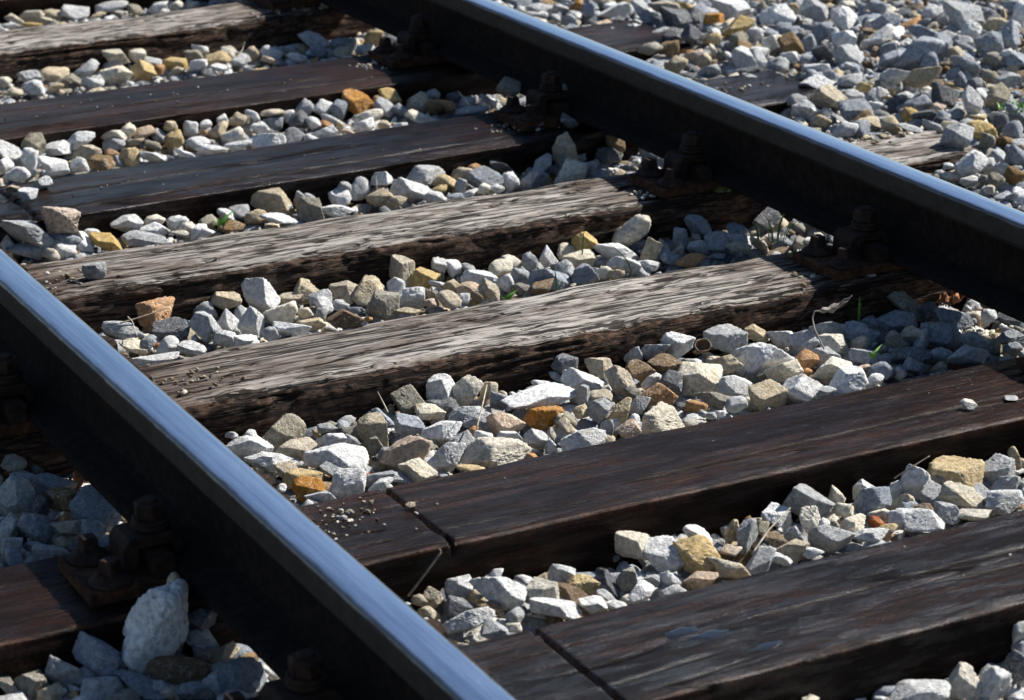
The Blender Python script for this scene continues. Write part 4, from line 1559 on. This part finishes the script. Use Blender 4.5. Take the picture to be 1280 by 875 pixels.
for i, (r, mi, ti, X) in enumerate(recs):
    o = bpy.data.objects.new('pebble' if r[0] == 'T' else 'stone', PMESH[mi])
    COL.objects.link(o)
    o.matrix_world = X @ TURN[ti]
    o.material_slots[0].link = 'OBJECT'
    o.material_slots[0].material = STONE[r[1]][1]
    if r[0] == 'T':
        u, v = pix[i]
        T = [(53, 229, 'white block-shaped pebble on the left end of the bluish black sleeper'), (34, 242, 'white pebble nearest the edge on the bluish black sleeper'),
             (16, 236, 'tan pebble at the left edge of the photo on the bluish black sleeper'), (119, 338, 'grey stone lying on the left end of the upper silvery sleeper'),
             (1211, 506, 'cream pebble on the right end of the long-cracked dark sleeper'), (1265, 498, 'flat grey pebble at the right photo edge on the long-cracked sleeper'),
             (512, 632, 'pinkish pebble beside the saw cut on the dark sleeper'), (1138, 160, 'grey stone on the outer end of the upper silvery sleeper beyond the far rail')]
        lab = min(T, key=lambda t: (t[0] - u) ** 2 + (t[1] - v) ** 2)[2]
        tag(o, lab, 'pebble', 'pebbles lying on the sleepers')
    elif r[0] == 'F':
        u, v = pix[i]
        T = [(637, 109), (718, 130), (711, 149), (673, 154), (713, 110)]
        k = min(range(5), key=lambda k: (T[k][0] - u) ** 2 + (T[k][1] - v) ** 2)
        tag(o, SP_LABEL['F'][k], 'stone', 'ballast stones')
    else:
        tag(o, labels[i], 'stone', 'ballast stones')

# ------------------------------------------------------------------ the rest of the ballast: one mass
BEDZ = [-0.055, -0.065, -0.050, -0.055, -0.066, -0.060, -0.058]       # between sleeper k and k+1


def in_sleeper(x, y, m=0.0):
    r = np.zeros(np.shape(x), bool)
    for (y0, y1, sl, kind, _) in SLEEPERS:
        r |= (np.abs(x) < HALF + m) & (y - sl * x > y0 - m) & (y - sl * x < y1 + m)
    return r


def bed(x, y):
    z = np.full(np.shape(x), -0.058)
    for k in range(7):
        a, b = SLEEPERS[k + 1], SLEEPERS[k]
        z = np.where((y - a[2] * x > a[1] - 0.03) & (y - b[2] * x < b[0] + 0.03), BEDZ[k], z)
    z = np.where(x < -0.8, z + 0.008, z)
    right = np.interp(x, [0.78, 1.1, 1.35, 1.7, 2.6, 4], [-0.058, -0.03, 0.0, 0.02, 0.03, 0.03])
    z = np.where(x > 0.78, right, z)
    return z + np.where(x > 1.05, 0.030, 0.010) * noise(x / 0.14, y / 0.14, 0.4, 5)


KEYS = list(STONE)
PR = dict(w=.16, c=.06, g=.24, b=.14, d=.11, t=.08, y=.012, o=.010, n=.06, p=.015, v=.11, r=.005)  # filler mix leans dark: shade in the gaps put into stone colour
pk = np.array([PR[k] for k in KEYS]); pk = pk / pk.sum()
accV, accF, accM = [], [], []
nv = 0


def add(V, F, m):
    global nv
    accV.append(V.astype(np.float32)); accF.append(F + nv); accM.append(np.full(len(F), m, np.int32))
    nv += len(V)


for r in rest:
    V, F = P3[int(rg.integers(NP))]
    X = np.array(stone_xform(r, rg) @ TURN[int(rg.integers(4))])
    add(V @ X[:3, :3].T + X[:3, 3], F, KEYS.index(r[1]))


PRR = dict(w=.10, c=.03, g=.28, b=.24, d=.14, t=.05, y=.008, o=.004, n=.05, p=.01, v=.09, r=.003)  # greyer mix beyond the far rail, also darkened so gaps look deeper
pr = np.array([PRR[k] for k in KEYS]); pr = pr / pr.sum()


def scatter(spacing, smin, smax, dz, protos, mask=None, mg=0.22, flat=0.75):
    xs = np.arange(-1.7, 3.6, spacing); ys = np.arange(-1.7, 4.2, spacing)
    x, y = np.meshgrid(xs, ys)
    x = (x + rg.uniform(-.5, .5, x.shape) * spacing * 1.1).ravel(); y = (y + rg.uniform(-.5, .5, y.shape) * spacing * 1.1).ravel()
    uv = project(np.stack([x, y, np.full_like(x, -0.05)], -1))
    ok = (uv[:, 0] > -1280 * mg) & (uv[:, 0] < 1280 * (1 + mg)) & (uv[:, 1] > -875 * mg) & (uv[:, 1] < 875 * (1 + mg))
    ok &= ~in_sleeper(x, y, -0.004) | (np.abs(x) > 1.12)
    if mask is not None: ok &= mask(x, y)
    x, y = x[ok], y[ok]
    zb = bed(x, y)
    for a, b, c in zip(x, y, zb):
        s = rg.uniform(smin, smax)
        sc = s * rg.uniform(0.7, 1.25, 3); sc[2] *= flat
        V, F = protos[int(rg.integers(len(protos)))]
        A = np.array(Matrix.Rotation(rg.uniform(0, 6.28), 3, 'Z') @ Matrix.Rotation(rg.normal() * 0.35, 3, 'X'))
        add((V * sc) @ A.T + np.array((a, b, c + dz + rg.normal() * 0.004)), F, int(rg.choice(len(KEYS), p=pr if a > 0.83 else pk)))


def right_side(x, y):
    return x > 0.83


def right_clear(x, y):
    # leaves the bare wood of the sleeper ends beside the far rail uncovered
    m = right_side(x, y)
    for k, lim in ((2, 1.20), (3, 1.17), (4, 1.24)):
        y0, y1, sl, _, _ = SLEEPERS[k]
        m &= ~((y - sl * x > y0 - 0.02) & (y - sl * x < y1 - (0.045 if k == 4 else 0.0)) & (x < lim))
    return m


scatter(0.040, 0.036, 0.060, -0.030, P3)
scatter(0.036, 0.024, 0.044, -0.021, P3, lambda x, y: ~right_side(x, y), 0.06)
scatter(0.038, 0.026, 0.060, -0.018, P3, right_clear, 0.08)
scatter(0.036, 0.008, 0.020, -0.010, P2, right_clear, 0.05)
scatter(0.032, 0.007, 0.018, -0.012, P2, lambda x, y: ~right_side(x, y), 0.05)
# stones under those that lean high against a sleeper face
for r in rows:
    if r[0] in SPECIAL or r[0] == 'R': continue
    reg, c, x, y, z, w, d, h = r[:8]
    bz = float(bed(np.array(x), np.array(y)))
    gap = z - h / 2 - bz
    if gap > 0.004:
        V, F = P3[int(rg.integers(NP))]
        hh = gap + 0.03
        add(V * np.array((w * 0.9, d * 0.9, hh)) + np.array((x, y, bz + gap / 2 - 0.006)), F, KEYS.index(['g', 'b', 'v'][int(rg.integers(3))]))
bal = mesh_obj('ballast', np.concatenate(accV), np.concatenate(accF), [STONE[k][1] for k in KEYS], midx=np.concatenate(accM))
tag(bal, 'smaller grey and white ballast stones filling the gaps around the larger ones', 'ballast', kind='stuff')

# grit and crumbs lying on the sleepers by the rail seats
accV, accF, accM = [], [], []
nv = 0
for (gx_, gy_, rx_, ry_, num, smax) in ((-0.55, -0.25, 0.10, 0.06, 60, 0.0045), (-0.50, -0.22, 0.05, 0.03, 9, 0.010), (0.630, 0.290, 0.07, 0.035, 70, 0.013), (0.60, 0.82, 0.06, 0.035, 60, 0.010),
                                        (0.60, 1.35, 0.07, 0.04, 40, 0.009), (0.56, 1.95, 0.06, 0.04, 35, 0.010), (0.62, 2.55, 0.1, 0.04, 30, 0.015), (-0.53, 0.31, 0.05, 0.05, 30, 0.008),
                                        (-0.54, 0.85, 0.05, 0.05, 30, 0.008), (0.25, -0.72, 0.5, 0.06, 14, 0.0028), (0.2, -0.27, 0.5, 0.07, 10, 0.003), (0.0, 1.33, 0.5, 0.07, 12, 0.004),
                                        (1.17, 0.95, 0.09, 0.03, 90, 0.014), (1.15, 1.42, 0.10, 0.05, 24, 0.009), (0.1, 1.9, 0.5, 0.08, 30, 0.005)):
    for _ in range(num):
        x = gx_ + rg.normal() * rx_ * 0.6; y = gy_ + rg.normal() * ry_ * 0.6
        if not in_sleeper(np.array(x), np.array(y), -0.012): continue
        s = rg.uniform(0.0025, smax)
        V, F = P2[int(rg.integers(len(P2)))]
        sc = s * rg.uniform(0.6, 1.5, 3); sc[2] *= 0.6
        add(V * sc + np.array((x, y, sc[2] * 0.35)), F, KEYS.index(('g', 'v', 't', 'c', 'n', 'n')[int(rg.integers(6))]))
gr = mesh_obj('grit', np.concatenate(accV), np.concatenate(accF), [STONE[k][1] for k in KEYS], smooth=False, midx=np.concatenate(accM))
tag(gr, 'tiny crumbs of stone lying on the sleepers near the rails', 'grit', kind='stuff')

# ------------------------------------------------------------------ grass, stems, leaves


def tube(name, pts, r0, r1, mat, n=7):
    P = np.array(pts, float)
    # resample with a smooth curve
    t = np.linspace(0, len(P) - 1, max(8, 5 * len(P)))
    Q = np.stack([np.interp(t, np.arange(len(P)), P[:, i]) for i in range(3)], -1)
    for _ in range(2):
        Q[1:-1] = (Q[:-2] + 2 * Q[1:-1] + Q[2:]) / 4
    V = []
    for i, p in enumerate(Q):
        d = Q[min(i + 1, len(Q) - 1)] - Q[max(i - 1, 0)]
        d /= np.linalg.norm(d) + 1e-9
        u = np.cross(d, (0.3, 0.2, 0.9)); u /= np.linalg.norm(u) + 1e-9
        v = np.cross(d, u)
        rr = r0 + (r1 - r0) * i / (len(Q) - 1)
        for k in range(n):
            a = 2 * math.pi * k / n
            V.append(p + rr * (u * math.cos(a) + v * math.sin(a)))
    F = []
    for i in range(len(Q) - 1):
        for k in range(n):
            F.append((i * n + k, i * n + (k + 1) % n, (i + 1) * n + (k + 1) % n, (i + 1) * n + k))
    F.append(tuple(range(n))[::-1]); F.append(tuple((len(Q) - 1) * n + k for k in range(n)))
    return mesh_obj(name, V, F, mat)


STEMS = {
    'stem_hook': ([(-0.523, -0.387, -0.05), (-0.507, -0.395, -0.025), (-0.489, -0.4, 0.0), (-0.483, -0.399, 0.006), (-0.485, -0.397, 0.01)], 'bent grey dry stem leaning on the side of the long-cracked dark sleeper'),
    'stem_a': ([(-0.491, 0.725, -0.045), (-0.454, 0.713, -0.035), (-0.411, 0.707, -0.025)], 'straight pale straw reaching to the big pitted orange stone'),
    'stem_b': ([(-0.481, 0.713, -0.032), (-0.488, 0.673, -0.026), (-0.496, 0.633, -0.036)], 'short pale straw hanging over grey stones left of the orange stone'),
    'stem_c': ([(-0.101, -0.52, -0.03), (-0.061, -0.499, -0.012), (-0.04, -0.489, -0.008), (-0.016, -0.479, 0.0)], 'long pale straw across stones between the two nearest dark sleepers'),
    'stem_d': ([(-0.285, 0.16, -0.04), (-0.286, 0.172, -0.03), (-0.289, 0.185, -0.016)], 'short straw spike upright in front of the lower silvery sleeper'),
    'stem_e': ([(-0.221, 0.003, -0.022), (-0.19, 0.041, 0.0), (-0.161, 0.084, 0.006)], 'thin straw draped over the pinkish brown stone'),
    'stem_f': ([(0.206, -0.408, -0.03), (0.23, -0.415, -0.015), (0.258, -0.416, -0.004)], 'thin dark twig over a white stone against the long-cracked sleeper'),
    'stem_g': ([(0.576, 1.538, 0.0), (0.58, 1.581, 0.012), (0.576, 1.593, 0.02)], 'pale straw near the far rail behind the bluish black sleeper'),
    'stem_h': ([(0.38, 2.317, -0.04), (0.405, 2.346, -0.03), (0.415, 2.356, -0.016)], 'pale straw standing among stones below the topmost grey sleeper'),
    'stem_j': ([(0.199, 1.199, -0.05), (0.194, 1.192, -0.03), (0.197, 1.201, -0.012)], 'tiny straw upright behind the upper silvery sleeper'),
}
for k, (pts, lab) in STEMS.items():
    hook = k == 'stem_hook'
    o = tube('dry_twig' if k in ('stem_hook', 'stem_f') else 'dry_straw', pts, 0.0017 if hook else 0.0013, 0.0012 if hook else 0.0007, M_TWIG if k in ('stem_hook', 'stem_f') else M_STRAW)
    tag(o, lab, 'twig' if k in ('stem_hook', 'stem_f') else 'straw')


def blades(name, base, specs, mat, label, cat, wid=0.003):
    """specs: (dx, dy, height, lean x, lean y)"""
    V, F = [], []
    for dx, dy, h, lx, ly in specs:
        n = 7
        b0 = len(V)
        side = np.array((math.cos(YAW + dx * 90), math.sin(YAW + dx * 90), 0))
        for i in range(n):
            t = i / (n - 1)
            c = np.array(base) + np.array((dx + lx * t * t, dy + ly * t * t, h * t * (1 - 0.15 * t)))
            w = wid * (1 - t) ** 0.6 * (0.6 + 0.4 * min(1, t * 4))
            fold = np.cross(side, (0, 0, 1)) * w * 0.5
            V += [c - side * w, c + fold, c + side * w]
        for i in range(n - 1):
            for k in (0, 1):
                a = b0 + i * 3 + k
                F.append((a, a + 1, a + 4, a + 3))
    o = mesh_obj(name, V, F, mat)
    return tag(o, label, cat)


blades('grass_tuft', (0.712, 0.611, -0.055), [(0, 0, 0.085, 0.015, -0.01), (-0.008, 0.004, 0.07, -0.025, 0.0), (0.01, -0.004, 0.06, 0.03, -0.012), (-0.02, 0.0, 0.075, -0.012, -0.02), (-0.035, 0.01, 0.055, -0.02, -0.01), (0.02, 0.004, 0.05, 0.04, 0.0)],
       M_GRASS, 'tuft of green grass under the far rail between the silvery sleepers', 'grass tuft')
blades('grass_sprig', (0.579, 0.184, -0.06), [(0, 0, 0.065, 0.0, 0.0), (0.002, 0.002, 0.05, 0.003, 0.0)], M_GRASS, 'single upright green grass blade beside the far rail, in front of a shaded sleeper side', 'grass', 0.0028)
blades('grass_sprig', (0.202, 0.517, -0.045), [(0, 0, 0.062, -0.006, 0.0), (0.003, 0, 0.03, 0.01, 0.0)], M_GRASS, 'upright grass blade rising above the far edge of the lower silvery sleeper', 'grass', 0.002)
blades('grass_sprig', (0.352, 0.523, -0.04), [(0, 0, 0.075, -0.04, 0.02)], M_GRASS, 'leaning pale green grass blade between white stones behind the lower silvery sleeper', 'grass', 0.0018)
blades('grass_sprig', (0.328, 0.649, -0.03), [(0, 0, 0.055, 0.004, 0.0)], M_GRASS, 'thin grass blade against the yellow ochre stone between the silvery sleepers', 'grass', 0.0018)
blades('seedling', (-0.142, 1.153, -0.055), [(0, 0, 0.035, 0.035, 0.008), (0.0, 0.0, 0.03, -0.004, -0.006), (0.004, 0, 0.026, 0.02, -0.01)], M_LEAF, 'small bright green seedling behind the upper silvery sleeper', 'seedling', 0.006)
blades('seedling', (0.462, -0.01, -0.03), [(0, 0, 0.018, 0.028, 0.012), (0.0, 0.0, 0.016, -0.014, 0.0), (0.004, 0, 0.022, 0.008, -0.01)], M_LEAF, 'pale green seedling on stones by the long-cracked sleeper', 'seedling', 0.0035)
blades('seedling', (0.101, 0.507, -0.035), [(0, 0, 0.018, 0.022, 0.0), (0.0, 0.0, 0.014, -0.02, 0.0), (0.004, 0, 0.016, 0.01, -0.01)], M_LEAF, 'low green seedling pressed between pale stones and the lower silvery sleeper', 'seedling', 0.006)


def weed(base, r, num, label, mat, hgt, wid):
    g = np.random.default_rng(int(abs(base[0]) * 1000))
    sp = []
    for _ in range(num):
        a = g.uniform(0, 6.28); q = r * g.uniform(0, 1) ** 0.5
        sp.append((q * math.cos(a), q * math.sin(a), hgt * g.uniform(0.4, 1.0), 0.5 * hgt * g.normal(), 0.5 * hgt * g.normal()))
    return blades('weed', base, sp, mat, label, 'weed', wid)


weed((1.503, 0.93, 0.022), 0.03, 34, 'low bright green weed growing among stones at the right edge', M_LEAF, 0.022, 0.0035)
weed((0.60, 0.385, 0.0), 0.025, 26, 'low dull green weed beside the far fastening of the lower silvery sleeper', M_MOSS, 0.012, 0.003)
weed((0.700, 0.775, 0.0), 0.016, 40, 'round grey-green moss cushion at the far end of the upper silvery sleeper', M_MOSS, 0.016, 0.003)

# dark dried leaf with its stalk
lf = empty('dry_leaf', (0.451, 0.13, 0.0))
tag(lf, 'curled dark dried leaf on a long stalk in front of the lower silvery sleeper', 'dry leaf')
st = tube('stalk', np.array([(0.429, 0.07, -0.035), (0.434, 0.104, -0.015), (0.445, 0.127, -0.004), (0.451, 0.13, 0.006), (0.462, 0.129, 0.004)]) - np.array((0.451, 0.13, 0.0)), 0.0014, 0.001, M_DRYLEAF)
st.parent = lf
V, F = [], []
for i in range(12):
    t = i / 11
    for k in range(5):
        s = (k - 2) / 2
        wv = 0.011 * math.sin(math.pi * min(1, t * 1.05)) ** 0.8
        V.append((0.008 + 0.062 * t, 0.002 - 0.004 * t + 0.6 * wv * s, 0.004 - 0.010 * math.sin(t * 3.0) + 0.018 * t * t + 0.9 * wv * abs(s) + 0.002 * math.sin(t * 20 + k)))
for i in range(11):
    for k in range(4):
        a = i * 5 + k
        F.append((a, a + 1, a + 6, a + 5))
bl = mesh_obj('leaf_blade', V, F, M_DRYLEAF, lf)
md = bl.modifiers.new('thickness', 'SOLIDIFY'); md.thickness = 0.0006

for base, lab, sd in (((0.766, 0.180, -0.035), 'crumpled reddish brown leaf under the far rail', 3), ((-0.770, 0.13, -0.04), 'crumpled reddish brown leaf under the near rail at the left', 8)):
    g = np.random.default_rng(sd)
    V, F = [], []
    n = 14
    for i in range(n):
        for k in range(n):
            a, b = (i / (n - 1) - .5), (k / (n - 1) - .5)
            V.append((base[0] + 0.045 * a, base[1] + 0.03 * b, base[2] + 0.030 * float(noise(a * 3.5 + sd, b * 3.5, 0.4, sd)) + 0.012 * float(noise(a * 11, b * 11, sd, 4)) + 0.02 * a))
    for i in range(n - 1):
        for k in range(n - 1):
            if g.random() < 0.16: continue
            F.append((i * n + k, i * n + k + 1, (i + 1) * n + k + 1, (i + 1) * n + k))
    o = mesh_obj('fallen_leaf', V, F, M_REDLEAF)
    md = o.modifiers.new('thickness', 'SOLIDIFY'); md.thickness = 0.0006
    tag(o, lab, 'fallen leaf')

# half nutshell, open towards the upper left
V, F = [], []
n, m = 22, 8
for j in range(m):
    a = math.pi / 2 * j / (m - 1)
    for k in range(n):
        t = 2 * math.pi * k / n
        V.append((0.016 * math.sin(a) * math.cos(t), 0.014 * math.sin(a) * math.sin(t), -0.018 * math.cos(a) + 0.0012 * math.sin(5 * t) * math.sin(a)))
for j in range(m - 1):
    for k in range(n):
        F.append((j * n + k, j * n + (k + 1) % n, (j + 1) * n + (k + 1) % n, (j + 1) * n + k))
ns = mesh_obj('nutshell', V, F, M_SHELL)
ns.location = (0.252, 0.145, -0.022)
ns.rotation_euler = (math.radians(24), math.radians(-18), 0.3)
ns.scale = (0.9, 0.9, 0.85)
md = ns.modifiers.new('thickness', 'SOLIDIFY'); md.thickness = 0.0016
tag(ns, 'open brown half nutshell lying among stones in front of the lower silvery sleeper', 'nutshell')
